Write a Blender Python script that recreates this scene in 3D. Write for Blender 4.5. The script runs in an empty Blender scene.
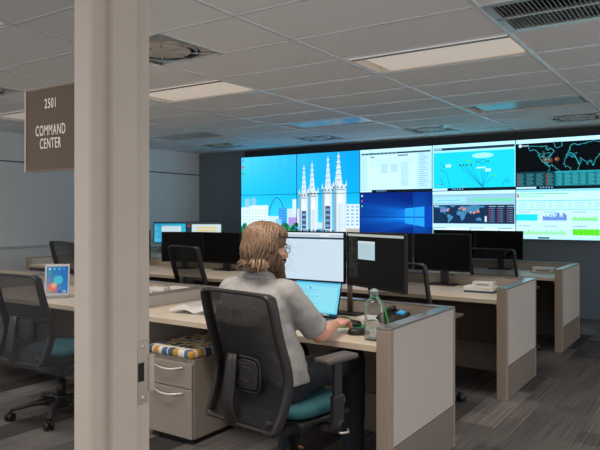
import bpy, bmesh, math, random
from mathutils import Vector, Matrix, geometry
random.seed(7)
PI = math.pi
R = math.radians
scene = bpy.context.scene
COL = scene.collection

# ------------------------------------------------------------------ colours
def lin(c):
    c = c / 255.0
    return c / 12.92 if c <= 0.04045 else ((c + 0.055) / 1.055) ** 2.4
def rgb(r, g, b):
    return (lin(r), lin(g), lin(b), 1.0)

# ------------------------------------------------------------------ materials
def new_mat(name):
    m = bpy.data.materials.new(name)
    m.use_nodes = True
    nt = m.node_tree
    return m, nt, nt.nodes['Principled BSDF']
def node(nt, typ, **kw):
    n = nt.nodes.new(typ)
    for k, v in kw.items():
        if k in n.inputs:
            n.inputs[k].default_value = v
        else:
            setattr(n, k, v)
    return n
def simple(name, col, rough=0.5, metal=0.0, noise=0.0, nscale=40.0, bump=0.0, stretch=None, spec=0.5):
    m, nt, p = new_mat(name)
    p.inputs['Base Color'].default_value = col
    p.inputs['Roughness'].default_value = rough
    p.inputs['Metallic'].default_value = metal
    p.inputs['Specular IOR Level'].default_value = spec
    if noise or bump:
        tc = node(nt, 'ShaderNodeTexCoord')
        mp = node(nt, 'ShaderNodeMapping')
        if stretch:
            mp.inputs['Scale'].default_value = stretch
        nt.links.new(tc.outputs['Object'], mp.inputs['Vector'])
        nz = node(nt, 'ShaderNodeTexNoise')
        nz.inputs['Scale'].default_value = nscale
        nz.inputs['Detail'].default_value = 4
        nt.links.new(mp.outputs['Vector'], nz.inputs['Vector'])
        if noise:
            mr = node(nt, 'ShaderNodeMapRange')
            mr.inputs['From Min'].default_value = 0.3
            mr.inputs['From Max'].default_value = 0.7
            mr.inputs['To Min'].default_value = 1 - noise
            mr.inputs['To Max'].default_value = 1 + noise
            nt.links.new(nz.outputs['Fac'], mr.inputs['Value'])
            vm = node(nt, 'ShaderNodeVectorMath', operation='SCALE')
            vm.inputs[0].default_value = col[:3]
            nt.links.new(mr.outputs['Result'], vm.inputs['Scale'])
            nt.links.new(vm.outputs['Vector'], p.inputs['Base Color'])
        if bump:
            b = node(nt, 'ShaderNodeBump')
            b.inputs['Strength'].default_value = bump
            b.inputs['Distance'].default_value = 0.002
            nt.links.new(nz.outputs['Fac'], b.inputs['Height'])
            nt.links.new(b.outputs['Normal'], p.inputs['Normal'])
    return m

M = {}
M['frame_paint'] = simple('door_frame_paint', rgb(180, 168, 156), 0.42, noise=0.02, nscale=8)
M['steel'] = simple('brushed_steel', rgb(176, 164, 150), 0.38, 0.75, noise=0.05, nscale=60, stretch=(1, 1, 8))
M['dark_hole'] = simple('latch_pocket', rgb(18, 15, 14), 0.8)
M['sign_brown'] = simple('sign_brown', rgb(80, 60, 42), 0.5, noise=0.03, nscale=30)
M['sign_edge'] = simple('sign_edge', rgb(196, 180, 162), 0.35, 0.3)
M['sign_rail'] = simple('sign_rail', rgb(112, 90, 72), 0.45)
M['sign_letter'] = simple('sign_letter', rgb(232, 222, 208), 0.5)
M['wall_left'] = simple('wall_paint', rgb(236, 235, 232), 0.7, noise=0.02, nscale=3, bump=0.05)
M['groove'] = simple('wall_reveal', rgb(40, 42, 44), 0.7)
M['rail_white'] = simple('rail_white', rgb(205, 208, 208), 0.45)
M['wall_dark'] = simple('slate_paint', rgb(112, 124, 130), 0.65, noise=0.04, nscale=3)
M['soffit_dark'] = simple('screen_surround_black', rgb(40, 43, 46), 0.6)
M['tile'] = simple('ceiling_tile', rgb(240, 239, 238), 0.85, noise=0.05, nscale=120, bump=0.25)
M['tbar'] = simple('ceiling_grid_paint', rgb(228, 228, 228), 0.25, 0.0)
M['lens_off'] = simple('lens_unlit', rgb(186, 190, 192), 0.24, spec=0.3)
M['troffer'] = simple('troffer_paint', rgb(220, 214, 206), 0.45)
M['vent'] = simple('vent_metal', rgb(196, 190, 184), 0.22, 0.55)
M['vent_plate'] = simple('vent_plate', rgb(196, 186, 176), 0.5)
M['vent_dark'] = simple('vent_void', rgb(20, 19, 19), 0.8)
M['fabric'] = simple('panel_fabric', rgb(182, 175, 168), 0.9, noise=0.10, nscale=240, bump=0.3, stretch=(1, 1, 2.5))
M['fabric_tan'] = simple('panel_fabric_tan', rgb(178, 166, 150), 0.9, noise=0.10, nscale=200, bump=0.2, stretch=(1, 1, 0.2))
M['panel_trim'] = simple('panel_trim', rgb(164, 146, 130), 0.38, 0.15, noise=0.05, nscale=30, stretch=(8, 8, 0.4))
M['panel_kick'] = simple('panel_kick', rgb(122, 112, 104), 0.6, noise=0.05, nscale=20)
M['brown_panel'] = simple('brown_panel', rgb(98, 82, 70), 0.6, noise=0.06, nscale=20)
M['top_cap'] = simple('panel_cap', rgb(165, 160, 155), 0.2, 0.5)
M['desk'] = simple('maple_laminate', rgb(218, 202, 180), 0.38, noise=0.05, nscale=7, stretch=(0.6, 10, 4))
M['desk_edge'] = simple('maple_edge', rgb(206, 188, 165), 0.45, noise=0.05, nscale=7, stretch=(0.6, 10, 4))
M['black_plastic'] = simple('black_plastic', rgb(26, 25, 25), 0.42)
M['bezel'] = simple('bezel_black', rgb(16, 16, 17), 0.4, spec=0.25)
M['chair_plastic'] = simple('chair_plastic', rgb(36, 33, 32), 0.42)
M['grey_plastic'] = simple('arm_plastic', rgb(80, 73, 69), 0.38)
M['teal'] = simple('teal_upholstery', rgb(32, 84, 92), 0.85, noise=0.08, nscale=150, bump=0.2)
M['ped'] = simple('pedestal_paint', rgb(154, 142, 131), 0.42, noise=0.02, nscale=30)
M['handle'] = simple('handle_satin', rgb(214, 205, 196), 0.28, 0.5)
M['white_plastic'] = simple('white_plastic', rgb(226, 222, 216), 0.4)
M['paper'] = simple('paper', rgb(234, 230, 224), 0.8, noise=0.03, nscale=20)
M['print'] = simple('print_grey', rgb(150, 146, 144), 0.8)
M['blue_cover'] = simple('blue_cover', rgb(52, 84, 120), 0.5)
M['alu'] = simple('aluminium', rgb(196, 196, 198), 0.3, 0.7)
M['pole'] = simple('stand_grey', rgb(120, 112, 104), 0.35, 0.6)
M['green'] = simple('green_cable', rgb(30, 170, 70), 0.45)
M['skin'] = simple('skin', rgb(222, 164, 140), 0.5, noise=0.05, nscale=25)
M['shirt'] = simple('heather_shirt', rgb(156, 153, 149), 0.9, noise=0.07, nscale=60, bump=0.15)
M['jeans'] = simple('dark_jeans', rgb(26, 30, 38), 0.85, noise=0.12, nscale=120)
M['shoe'] = simple('shoe', rgb(36, 30, 28), 0.6)
M['hair'] = simple('brown_hair', rgb(126, 98, 74), 0.48, noise=0.35, nscale=30, stretch=(3, 3, 0.6))
M['beard'] = simple('beard_hair', rgb(98, 70, 52), 0.45, noise=0.3, nscale=40)
M['glasses'] = simple('spectacle_metal', rgb(90, 80, 74), 0.3, 0.7)
M['stopper'] = simple('stopper_grey', rgb(150, 162, 162), 0.3)

def mat_emit(name, col, strength):
    m, nt, p = new_mat(name)
    p.inputs['Base Color'].default_value = col
    p.inputs['Roughness'].default_value = 0.5
    p.inputs['Emission Color'].default_value = col
    p.inputs['Emission Strength'].default_value = strength
    return m
M['lens_lit'] = mat_emit('lens_lit', (0.78, 0.68, 0.58, 1), 0.42)
def mat_display(name, strength):
    m, nt, p = new_mat(name)
    a = node(nt, 'ShaderNodeAttribute', attribute_name='Col')
    p.inputs['Base Color'].default_value = (0.006, 0.006, 0.006, 1)
    p.inputs['Roughness'].default_value = 0.45
    p.inputs['Specular IOR Level'].default_value = 0.06
    nt.links.new(a.outputs['Color'], p.inputs['Emission Color'])
    p.inputs['Emission Strength'].default_value = strength
    return m
M['display'] = mat_display('wall_display_picture', 1.42)
M['monitor'] = mat_display('monitor_picture', 1.0)
M['screen_off'] = simple('screen_off', rgb(8, 8, 9), 0.35, spec=0.08)

def mat_glass(name, tint, gloss=0.06, rough=0.0):
    m, nt, p = new_mat(name)
    nt.nodes.remove(p)
    out = nt.nodes['Material Output']
    t = node(nt, 'ShaderNodeBsdfTransparent', Color=tint)
    g = node(nt, 'ShaderNodeBsdfGlossy', Roughness=rough)
    g.inputs['Color'].default_value = (1, 1, 1, 1)
    fr = node(nt, 'ShaderNodeLayerWeight', Blend=0.25)
    mu = node(nt, 'ShaderNodeMath', operation='MULTIPLY')
    mu.inputs[1].default_value = gloss * 4
    nt.links.new(fr.outputs['Fresnel'], mu.inputs[0])
    mx = node(nt, 'ShaderNodeMixShader')
    nt.links.new(mu.outputs[0], mx.inputs[0])
    nt.links.new(t.outputs[0], mx.inputs[1])
    nt.links.new(g.outputs[0], mx.inputs[2])
    nt.links.new(mx.outputs[0], out.inputs['Surface'])
    return m
M['glass'] = mat_glass('sidelight_glass', (0.84, 0.85, 0.86, 1), 0.004)
M['bottle_glass'] = mat_glass('bottle_glass', (0.95, 0.97, 0.99, 1), 0.10, 0.08)
M['water'] = mat_glass('water', (0.90, 0.95, 0.96, 1), 0.08)
M['spec_lens'] = mat_glass('spectacle_lens', (0.9, 0.92, 0.93, 1), 0.2)

def mat_mesh(name, col, opaque):
    m, nt, p = new_mat(name)
    out = nt.nodes['Material Output']
    p.inputs['Base Color'].default_value = col
    p.inputs['Roughness'].default_value = 0.7
    tc = node(nt, 'ShaderNodeTexCoord')
    nz = node(nt, 'ShaderNodeTexNoise', Scale=160.0)
    nt.links.new(tc.outputs['Object'], nz.inputs['Vector'])
    mr = node(nt, 'ShaderNodeMapRange')
    mr.inputs['From Min'].default_value = 0.35
    mr.inputs['From Max'].default_value = 0.65
    mr.inputs['To Min'].default_value = opaque - 0.02
    mr.inputs['To Max'].default_value = opaque + 0.02
    nt.links.new(nz.outputs['Fac'], mr.inputs['Value'])
    t = node(nt, 'ShaderNodeBsdfTransparent')
    mx = node(nt, 'ShaderNodeMixShader')
    nt.links.new(mr.outputs['Result'], mx.inputs[0])
    nt.links.new(t.outputs[0], mx.inputs[1])
    nt.links.new(p.outputs[0], mx.inputs[2])
    nt.links.new(mx.outputs[0], out.inputs['Surface'])
    return m
M['back_mesh'] = mat_mesh('chair_mesh', rgb(15, 14, 13), 0.88)
M['mid_mesh'] = mat_mesh('chair_mesh_mid', rgb(15, 14, 13), 0.78)
M['sheer_mesh'] = mat_mesh('chair_mesh_sheer', rgb(15, 14, 13), 0.60)

def mat_carpet():
    m, nt, p = new_mat('plank_carpet')
    tc = node(nt, 'ShaderNodeTexCoord')
    mp = node(nt, 'ShaderNodeMapping')
    mp.inputs['Rotation'].default_value = (0, 0, R(90))
    nt.links.new(tc.outputs['Object'], mp.inputs['Vector'])
    def brick(w, h, c1, c2, off, freq=2):
        br = node(nt, 'ShaderNodeTexBrick')
        br.offset = off; br.offset_frequency = freq
        br.inputs['Color1'].default_value = c1
        br.inputs['Color2'].default_value = c2
        br.inputs['Mortar'].default_value = c1
        br.inputs['Scale'].default_value = 1.0
        br.inputs['Mortar Size'].default_value = 0.0
        br.inputs['Bias'].default_value = 0.0
        br.inputs['Brick Width'].default_value = w
        br.inputs['Row Height'].default_value = h
        nt.links.new(mp.outputs['Vector'], br.inputs['Vector'])
        return br
    b1 = brick(0.92, 0.24, (0.28, 0.28, 0.28, 1), (1.28, 1.28, 1.28, 1), 0.37, 3)
    b2 = brick(0.5, 0.12, (0.70, 0.70, 0.70, 1), (1.12, 1.12, 1.12, 1), 0.5, 2)
    mp2 = node(nt, 'ShaderNodeMapping')
    mp2.inputs['Scale'].default_value = (120, 1.3, 1)
    nt.links.new(tc.outputs['Object'], mp2.inputs['Vector'])
    nz = node(nt, 'ShaderNodeTexNoise', Scale=1.0, Detail=3.0)
    nt.links.new(mp2.outputs['Vector'], nz.inputs['Vector'])
    mr = node(nt, 'ShaderNodeMapRange')
    mr.inputs['From Min'].default_value = 0.32
    mr.inputs['From Max'].default_value = 0.68
    mr.inputs['To Min'].default_value = 0.62
    mr.inputs['To Max'].default_value = 1.34
    nt.links.new(nz.outputs['Fac'], mr.inputs['Value'])
    mm = node(nt, 'ShaderNodeVectorMath', operation='MULTIPLY')
    nt.links.new(b1.outputs['Color'], mm.inputs[0])
    nt.links.new(b2.outputs['Color'], mm.inputs[1])
    ms = node(nt, 'ShaderNodeVectorMath', operation='SCALE')
    nt.links.new(mm.outputs[0], ms.inputs[0])
    nt.links.new(mr.outputs[0], ms.inputs['Scale'])
    mc = node(nt, 'ShaderNodeVectorMath', operation='MULTIPLY')
    mc.inputs[1].default_value = rgb(110, 105, 102)[:3]
    nt.links.new(ms.outputs[0], mc.inputs[0])
    nt.links.new(mc.outputs[0], p.inputs['Base Color'])
    p.inputs['Roughness'].default_value = 0.95
    p.inputs['Specular IOR Level'].default_value = 0.2
    nf = node(nt, 'ShaderNodeTexNoise', Scale=350.0)
    nt.links.new(tc.outputs['Object'], nf.inputs['Vector'])
    b = node(nt, 'ShaderNodeBump', Strength=0.5, Distance=0.004)
    nt.links.new(nf.outputs['Fac'], b.inputs['Height'])
    nt.links.new(b.outputs['Normal'], p.inputs['Normal'])
    return m
M['carpet'] = mat_carpet()

def mat_dots():
    m, nt, p = new_mat('dotted_cushion')
    tc = node(nt, 'ShaderNodeTexCoord')
    mp = node(nt, 'ShaderNodeMapping')
    mp.inputs['Scale'].default_value = (1, 0.8, 1)
    nt.links.new(tc.outputs['Object'], mp.inputs['Vector'])
    v = node(nt, 'ShaderNodeTexVoronoi', voronoi_dimensions='2D')
    v.inputs['Scale'].default_value = 17.0; v.inputs['Randomness'].default_value = 0.6
    nt.links.new(mp.outputs[0], v.inputs['Vector'])
    sep = node(nt, 'ShaderNodeSeparateColor')
    nt.links.new(v.outputs['Color'], sep.inputs[0])
    cr = node(nt, 'ShaderNodeValToRGB')
    cr.color_ramp.interpolation = 'CONSTANT'
    e = cr.color_ramp.elements
    e[0].position = 0; e[0].color = rgb(196, 148, 60)
    e[1].position = 0.34; e[1].color = rgb(70, 84, 104)
    for pos, c in ((0.5, rgb(186, 150, 74)), (0.68, rgb(70, 104, 148)), (0.84, rgb(96, 92, 84))):
        n = e.new(pos); n.color = c
    nt.links.new(sep.outputs[0], cr.inputs[0])
    lt = node(nt, 'ShaderNodeMath', operation='LESS_THAN')
    lt.inputs[1].default_value = 0.385
    nt.links.new(v.outputs['Distance'], lt.inputs[0])
    mx = node(nt, 'ShaderNodeMix', data_type='RGBA')
    nt.links.new(lt.outputs[0], mx.inputs[0])
    mx.inputs[6].default_value = rgb(228, 220, 206)
    nt.links.new(cr.outputs[0], mx.inputs[7])
    nt.links.new(mx.outputs[2], p.inputs['Base Color'])
    p.inputs['Roughness'].default_value = 0.85
    return m
M['dots'] = mat_dots()

# ------------------------------------------------------------------ mesh builder
class MB:
    def __init__(s):
        s.bm = bmesh.new()
        s.mats = []
        s.mi = 0
    def mat(s, m):
        if m not in s.mats:
            s.mats.append(m)
        s.mi = s.mats.index(m)
        return s
    def face(s, vs):
        try:
            f = s.bm.faces.new(vs)
            f.material_index = s.mi
            return f
        except ValueError:
            return None
    def quad(s, pts):
        return s.face([s.bm.verts.new(p) for p in pts])
    def box(s, x0, x1, y0, y1, z0, z1, bevel=0.0, mtx=None, seg=2):
        b = bmesh.new()
        vs = [b.verts.new((x, y, z)) for x in (x0, x1) for y in (y0, y1) for z in (z0, z1)]
        for q in ((0, 1, 3, 2), (4, 6, 7, 5), (0, 4, 5, 1), (2, 3, 7, 6), (0, 2, 6, 4), (1, 5, 7, 3)):
            b.faces.new([vs[i] for i in q])
        if bevel:
            bmesh.ops.bevel(b, geom=b.edges[:], offset=bevel, segments=seg, affect='EDGES', profile=0.5)
        s.merge(b, mtx)
        return s
    def merge(s, b, mtx=None, smooth=False):
        bmesh.ops.recalc_face_normals(b, faces=b.faces[:])
        mp = {}
        for v in b.verts:
            co = v.co if mtx is None else mtx @ v.co
            mp[v] = s.bm.verts.new(co)
        for f in b.faces:
            try:
                nf = s.bm.faces.new([mp[v] for v in f.verts])
                nf.material_index = s.mi
                nf.smooth = smooth
            except ValueError:
                pass
        b.free()
    def prism(s, pts, axis, a, c, mtx=None):
        """extrude a 2D outline along an axis: axis z -> pts (x,y); y -> (x,z); x -> (y,z)"""
        b = bmesh.new()
        def P(p, h):
            return {'z': (p[0], p[1], h), 'y': (p[0], h, p[1]), 'x': (h, p[0], p[1])}[axis]
        lo = [b.verts.new(P(p, a)) for p in pts]
        hi = [b.verts.new(P(p, c)) for p in pts]
        n = len(pts)
        b.faces.new(lo); b.faces.new(hi)
        for i in range(n):
            b.faces.new((lo[i], lo[(i + 1) % n], hi[(i + 1) % n], hi[i]))
        s.merge(b, mtx)
        return s
    def tube(s, pts, rad, n=8, closed=False, squash=None, smooth=True, mtx=None):
        """tube through points; rad a number or per-point list; squash=(a,b) scale of the section along (normal, binormal-ish up)"""
        pts = [Vector(p) for p in pts]
        k = len(pts)
        rr = rad if isinstance(rad, (list, tuple)) else [rad] * k
        b = bmesh.new()
        rings = []
        up = None
        for i in range(k):
            if closed:
                t = (pts[(i + 1) % k] - pts[i - 1]).normalized()
            else:
                t = (pts[min(i + 1, k - 1)] - pts[max(i - 1, 0)]).normalized()
            if up is None:
                up = Vector((0, 0, 1)) if abs(t.z) < 0.9 else Vector((0, 1, 0))
            u = (up - t * up.dot(t))
            if u.length < 1e-6:
                u = t.orthogonal()
            u.normalize()
            up = u
            w = t.cross(u)
            sa, sb = squash if squash else (1, 1)
            rings.append([b.verts.new(pts[i] + (u * math.cos(2 * PI * j / n) * sa + w * math.sin(2 * PI * j / n) * sb) * rr[i]) for j in range(n)])
        m = k if closed else k - 1
        for i in range(m):
            A, B = rings[i], rings[(i + 1) % k]
            for j in range(n):
                b.faces.new((A[j], A[(j + 1) % n], B[(j + 1) % n], B[j]))
        if not closed:
            b.faces.new(rings[0]); b.faces.new(rings[-1])
        s.merge(b, mtx, smooth)
        return s
    def lathe(s, prof, n=24, loc=(0, 0, 0), smooth=True, mtx=None, cap=True):
        b = bmesh.new()
        rings = []
        for r, z in prof:
            if r < 1e-5:
                rings.append([b.verts.new((loc[0], loc[1], loc[2] + z))])
            else:
                rings.append([b.verts.new((loc[0] + r * math.cos(2 * PI * j / n), loc[1] + r * math.sin(2 * PI * j / n), loc[2] + z)) for j in range(n)])
        for A, B in zip(rings, rings[1:]):
            for j in range(n):
                a = [A[j % len(A)], A[(j + 1) % len(A)], B[(j + 1) % len(B)], B[j % len(B)]]
                u = []
                for v in a:
                    if v not in u:
                        u.append(v)
                if len(u) >= 3:
                    try: b.faces.new(u)
                    except ValueError: pass
        for Rg in (rings[0], rings[-1]):
            if cap and len(Rg) > 2:
                try: b.faces.new(Rg)
                except ValueError: pass
        s.merge(b, mtx, smooth)
        return s
    def ball(s, c, r, mtx=None, sub=3, rot=None):
        b = bmesh.new()
        bmesh.ops.create_icosphere(b, subdivisions=sub, radius=1.0)
        rx, ry, rz = r if isinstance(r, (list, tuple)) else (r, r, r)
        mm = Matrix.Translation(Vector(c)) @ (rot.to_4x4() if rot else Matrix.Identity(4)) @ Matrix.Diagonal((rx, ry, rz, 1))
        if mtx is not None:
            mm = mtx @ mm
        s.merge(b, mm, True)
        return s
    def rings(s, secs, n=28, power=2.4, smooth=True, mtx=None):
        """loft of super-ellipse sections: (z, xc, yc, hx, hy)"""
        b = bmesh.new()
        rs = []
        for z, xc, yc, hx, hy in secs:
            ring = []
            for j in range(n):
                a = 2 * PI * j / n
                ca, sa = math.cos(a), math.sin(a)
                ring.append(b.verts.new((xc + hx * math.copysign(abs(ca) ** (2 / power), ca), yc + hy * math.copysign(abs(sa) ** (2 / power), sa), z)))
            rs.append(ring)
        for A, B in zip(rs, rs[1:]):
            for j in range(n):
                b.faces.new((A[j], A[(j + 1) % n], B[(j + 1) % n], B[j]))
        b.faces.new(rs[0]); b.faces.new(rs[-1])
        s.merge(b, mtx, smooth)
        return s
    def build(s, name, mat=None, parent=None, loc=None, smooth=None):
        me = bpy.data.meshes.new(name)
        s.bm.to_mesh(me)
        s.bm.free()
        for mm in (s.mats or [mat]):
            me.materials.append(mm)
        if smooth is not None:
            for p in me.polygons: p.use_smooth = smooth
        o = bpy.data.objects.new(name, me)
        COL.objects.link(o)
        if parent: o.parent = parent
        if loc: o.location = loc
        return o

def tag(o, label=None, cat=None, group=None, kind=None):
    if label: o['label'] = label
    if cat: o['category'] = cat
    if group: o['group'] = group
    if kind: o['kind'] = kind
    return o
def empty(name, loc, rz=0.0, label=None, cat=None, group=None):
    o = bpy.data.objects.new(name, None)
    o.empty_display_size = 0.1
    COL.objects.link(o)
    o.location = loc
    o.rotation_euler = (0, 0, rz)
    return tag(o, label, cat, group)
def copy_tree(o, parent=None):
    c = o.copy(); COL.objects.link(c)
    if parent is not None: c.parent = parent
    for ch in list(o.children): copy_tree(ch, c)
    return c
def struct(o):
    o['kind'] = 'structure'
    return o

# ------------------------------------------------------------------ the room
CZ = 2.50                                  # ceiling
YB = 8.86                                  # wall with the displays
XL = -8.25                                 # left wall
XR, YF = 2.6, -1.6
GX0, GXS = -1.111, 1.2115                    # ceiling grid
GY0, GYS = 3.401, 0.6112

f = MB(); f.box(XL - .1, XR, YF, YB + .1, -.1, 0)
struct(f.build('floor', M['carpet']))
w = MB()
w.mat(M['wall_left']).box(XL - .1, XL, YF, YB + .1, 0, 2.088)
w.box(XL - .1, XL, YF, YB + .1, 2.106, CZ)
w.mat(M['groove']).box(XL - .1, XL - .012, YF, YB + .1, 2.088, 2.106)
struct(w.build('wall_left'))
w = MB(); w.box(XL, XR, YB, YB + .1, 0, CZ)
struct(w.build('wall_back', M['wall_dark']))
w = MB(); w.box(XL, XR, YB - .012, YB, 0, .10, .003)
struct(w.build('baseboard_back', M['wall_dark']))
w = MB(); w.box(XL, XL + .012, YF, YB - .012, 0, .10, .003)
struct(w.build('baseboard_left', M['soffit_dark']))
w = MB(); w.box(XL, XL + .022, YF, YB - .2, .885, .915, .004)
struct(w.build('trim_1', M['rail_white']))

# fixtures that take the place of ceiling tiles
troffers = []
for j, lit in ((-2, True), (-1, True), (0, True), (1, False)):  # first row: out-of-view corridor fixtures, added to brighten the door frame
    for i in range(-3, 2):
        x0 = GX0 - GXS + i * 2 * GXS
        if x0 < XL: continue
        y0 = GY0 + GYS * (1 + 4 * j)
        troffers.append((x0, x0 + GXS, y0, y0 + GYS, lit))
H = GXS / 2
vents = []
for k in (-1, -3):
    xv = GX0 - GXS + k * GXS
    vents.append((xv, xv + H, GY0 - GYS, GY0))
for xv in (GX0 - H, GX0 - 2 * GXS, GX0 - 4 * GXS + H, GX0 - 5 * GXS):
    vents.append((xv, xv + H, GY0 + 7 * GYS, GY0 + 8 * GYS))
grille = (GX0, GX0 + GXS, GY0, GY0 + GYS)
holes = [t[:4] for t in troffers] + vents + [grille]
def in_hole(x, y):
    return any(h[0] < x < h[1] and h[2] < y < h[3] for h in holes)
def frange(a, b, step, org):
    k = math.ceil((a - org) / step)
    out = [a]
    while org + k * step < b - 1e-6:
        if org + k * step > a + 1e-6: out.append(org + k * step)
        k += 1
    return out + [b]
xs = frange(XL, XR, H, GX0)
ys = frange(YF, YB, GYS, GY0)
c = MB()
for a0, a1 in zip(xs, xs[1:]):
    for b0, b1 in zip(ys, ys[1:]):
        if in_hole((a0 + a1) / 2, (b0 + b1) / 2): continue
        c.box(a0, a1, b0, b1, CZ, CZ + .018)
c.box(XL, XR, YF, YB, CZ + .30, CZ + .32)
struct(c.build('ceiling', M['tile']))
g = MB()
for x in frange(XL, XR, GXS, GX0)[1:-1]:
    g.box(x - .012, x + .012, YF, YB, CZ - .007, CZ, .002)
for y in ys[1:-1]:
    g.box(XL, XR, y - .012, y + .012, CZ - .006, CZ, .002)
for v in vents:
    for x in v[:2]:
        g.box(x - .012, x + .012, v[2], v[3], CZ - .007, CZ, .002)
struct(g.build('trim_2', M['tbar']))

# ceiling lights
def troffer(x0, x1, y0, y1, lit, label):
    t = empty('ceiling_light', ((x0 + x1) / 2, (y0 + y1) / 2, CZ), 0, label, 'ceiling light', 'recessed troffers in the ceiling grid')
    hx, hy = (x1 - x0) / 2 - .006, (y1 - y0) / 2 - .006
    b = MB()
    b.box(-hx, hx, -hy, -hy + .02, 0, .11); b.box(-hx, hx, hy - .02, hy, 0, .11)
    b.box(-hx, -hx + .02, -hy + .02, hy - .02, 0, .11); b.box(hx - .02, hx, -hy + .02, hy - .02, 0, .11)
    b.box(-hx, hx, -hy, hy, .11, .125)
    b.build('housing', M['troffer'], t)
    lm = M['lens_lit'] if lit else M['lens_off']
    a = hx - .02; q = hy - .02
    # two long basket strips near the edges and one broad flat panel between, sloped ends
    d = MB()
    r0, r1 = -q + .11, q - .005
    d.prism([(-q + .01, .004), (-q + .06, .004), (-q + .06, .02), (-q + .01, .02)], 'x', -a, a)
    d.quad([(-a + .10, r0, .008), (a - .03, r0, .008), (a - .03, r1, .008), (-a + .10, r1, .008)])
    d.quad([(-a, r0, .07), (-a + .10, r0, .008), (-a + .10, r1, .008), (-a, r1, .07)])
    d.quad([(a - .03, r0, .008), (a, r0, .05), (a, r1, .05), (a - .03, r1, .008)])
    d.build('diffuser', lm, t)
    s = MB(); s.box(-a, a, -q + .065, -q + .105, .004, .05)
    s.build('divider_bar', M['pole'] if lit else M['troffer'], t)
    if lit:
        ld = bpy.data.lights.new('lamp', 'AREA')
        ld.shape = 'RECTANGLE'; ld.size = 1.1; ld.size_y = .45
        ld.energy = LIT_W * {-2: 1.0, -1: 1.2, 0: .55}[round((y0 - GY0 - GYS) / (4 * GYS))]; ld.color = (1.0, 0.92, 0.85); ld.spread = R(125)
        lo = bpy.data.objects.new('lamp', ld); COL.objects.link(lo); lo.parent = t; lo.location = (0, 0, -.004)
    return t
LIT_W = 15.0
colname = {-3: 'far left', -2: 'left', -1: 'third', 0: 'right'}
lit_labels = {
 (-8.5, -1): 'x'}
def tl(x0, y0, lit):
    col = round((x0 - (GX0 - GXS)) / (2 * GXS))
    where = {0: 'directly over the seated man\'s side of the room', -1: 'behind the door frame post', -2: 'beyond the brown room sign', 1: 'over the right aisle'}.get(col, 'by the left wall')
    row = round((y0 - GY0 - GYS) / (4 * GYS))
    if row == 0:
        return {0: 'large lit recessed troffer at top centre, nearest the slatted return grille',
                -1: 'lit recessed troffer just right of the door frame post',
                -2: 'lit recessed troffer at far left beside the brown room sign',
                1: 'lit recessed troffer over the right aisle beside the slatted return grille'}.get(col, 'lit recessed troffer against the left wall')
    if row == 1:
        return {0: 'unlit recessed troffer at right reflecting the screens in its lens',
                -1: 'unlit recessed troffer in the middle above the cathedral picture',
                -2: 'unlit recessed troffer at left beside the far left wall',
                1: 'unlit recessed troffer over the right aisle'}.get(col, 'unlit recessed troffer against the left wall')
    if row == -2:
        return {0: 'added unseen fill troffer overhead on the corridor side', -1: 'added unseen fill troffer, left of the doorway',
                -2: 'added unseen fill troffer, far along to the left', 1: 'added unseen fill troffer, right of the doorway'}.get(col, 'added unseen fill troffer at the corridor end')
    return {0: 'lit recessed troffer overhead, nearest row, above the doorway',
            -1: 'lit recessed troffer in the nearest row, second from the right',
            -2: 'lit recessed troffer in the nearest row above the room sign, top left corner',
            1: 'lit recessed troffer nearest row over the right aisle'}.get(col, 'lit recessed troffer nearest row by the left wall')
for t in troffers:
    troffer(*t, tl(t[0], t[2], t[4]))

# round ceiling diffusers
vlab = ['large round air diffuser in the ceiling just right of the door frame post',
        'round air diffuser in the ceiling at far left above the room sign',
        'round air diffuser at right, above the black world map screen',
        'round air diffuser above the white document screen',
        'round air diffuser above the blue sky screen with desktop icons',
        'round air diffuser by the left end of the screen wall']
for v, lb in zip(vents, vlab):
    t = empty('air_diffuser', ((v[0] + v[1]) / 2, (v[2] + v[3]) / 2, CZ), 0, lb, 'ceiling vent', 'round ceiling air diffusers')
    h = H / 2 - .006
    b = MB()
    N = 40
    for ring in range(1):
        outer = []; inner = []
        for k in range(N):
            a = 2 * PI * (k + .5) / N
            ca, sa = math.cos(a), math.sin(a)
            m = max(abs(ca), abs(sa))
            outer.append(Vector((ca / m * h, sa / m * h, -.001)))
            inner.append(Vector((ca * .265, sa * .265, -.004)))
        for k in range(N):
            k2 = (k + 1) % N
            b.quad([outer[k], outer[k2], inner[k2], inner[k]])
    b.build('face_plate', M['vent'], t)
    b = MB(); b.lathe([(.27, .0), (.27, .298), (.0, .298)], 40, cap=False)
    b.build('neck', M['vent_dark'], t)
    b = MB(); b.lathe([(0, -.012), (.19, -.012), (.197, -.008), (.20, 0), (.17, .004), (0, .004)], 40)
    b.build('centre_plate', M['vent_plate'], t)
    b = MB(); b.lathe([(.235, -.012), (.241, -.010), (.262, .035), (.258, .036), (.233, -.008)], 40, cap=False)
    b.build('cone', M['vent'], t)
    b = MB()
    for a in range(8):
        ca, sa = math.cos(a * PI / 4), math.sin(a * PI / 4)
        m_ = h * .97 / max(abs(ca), abs(sa))
        b.tube([(ca * .10, sa * .10, -.013), (ca * .20, sa * .20, -.012), (ca * m_, sa * m_, -.005)], .0055, 6)
    b.build('spider', M['vent'], t)

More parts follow.
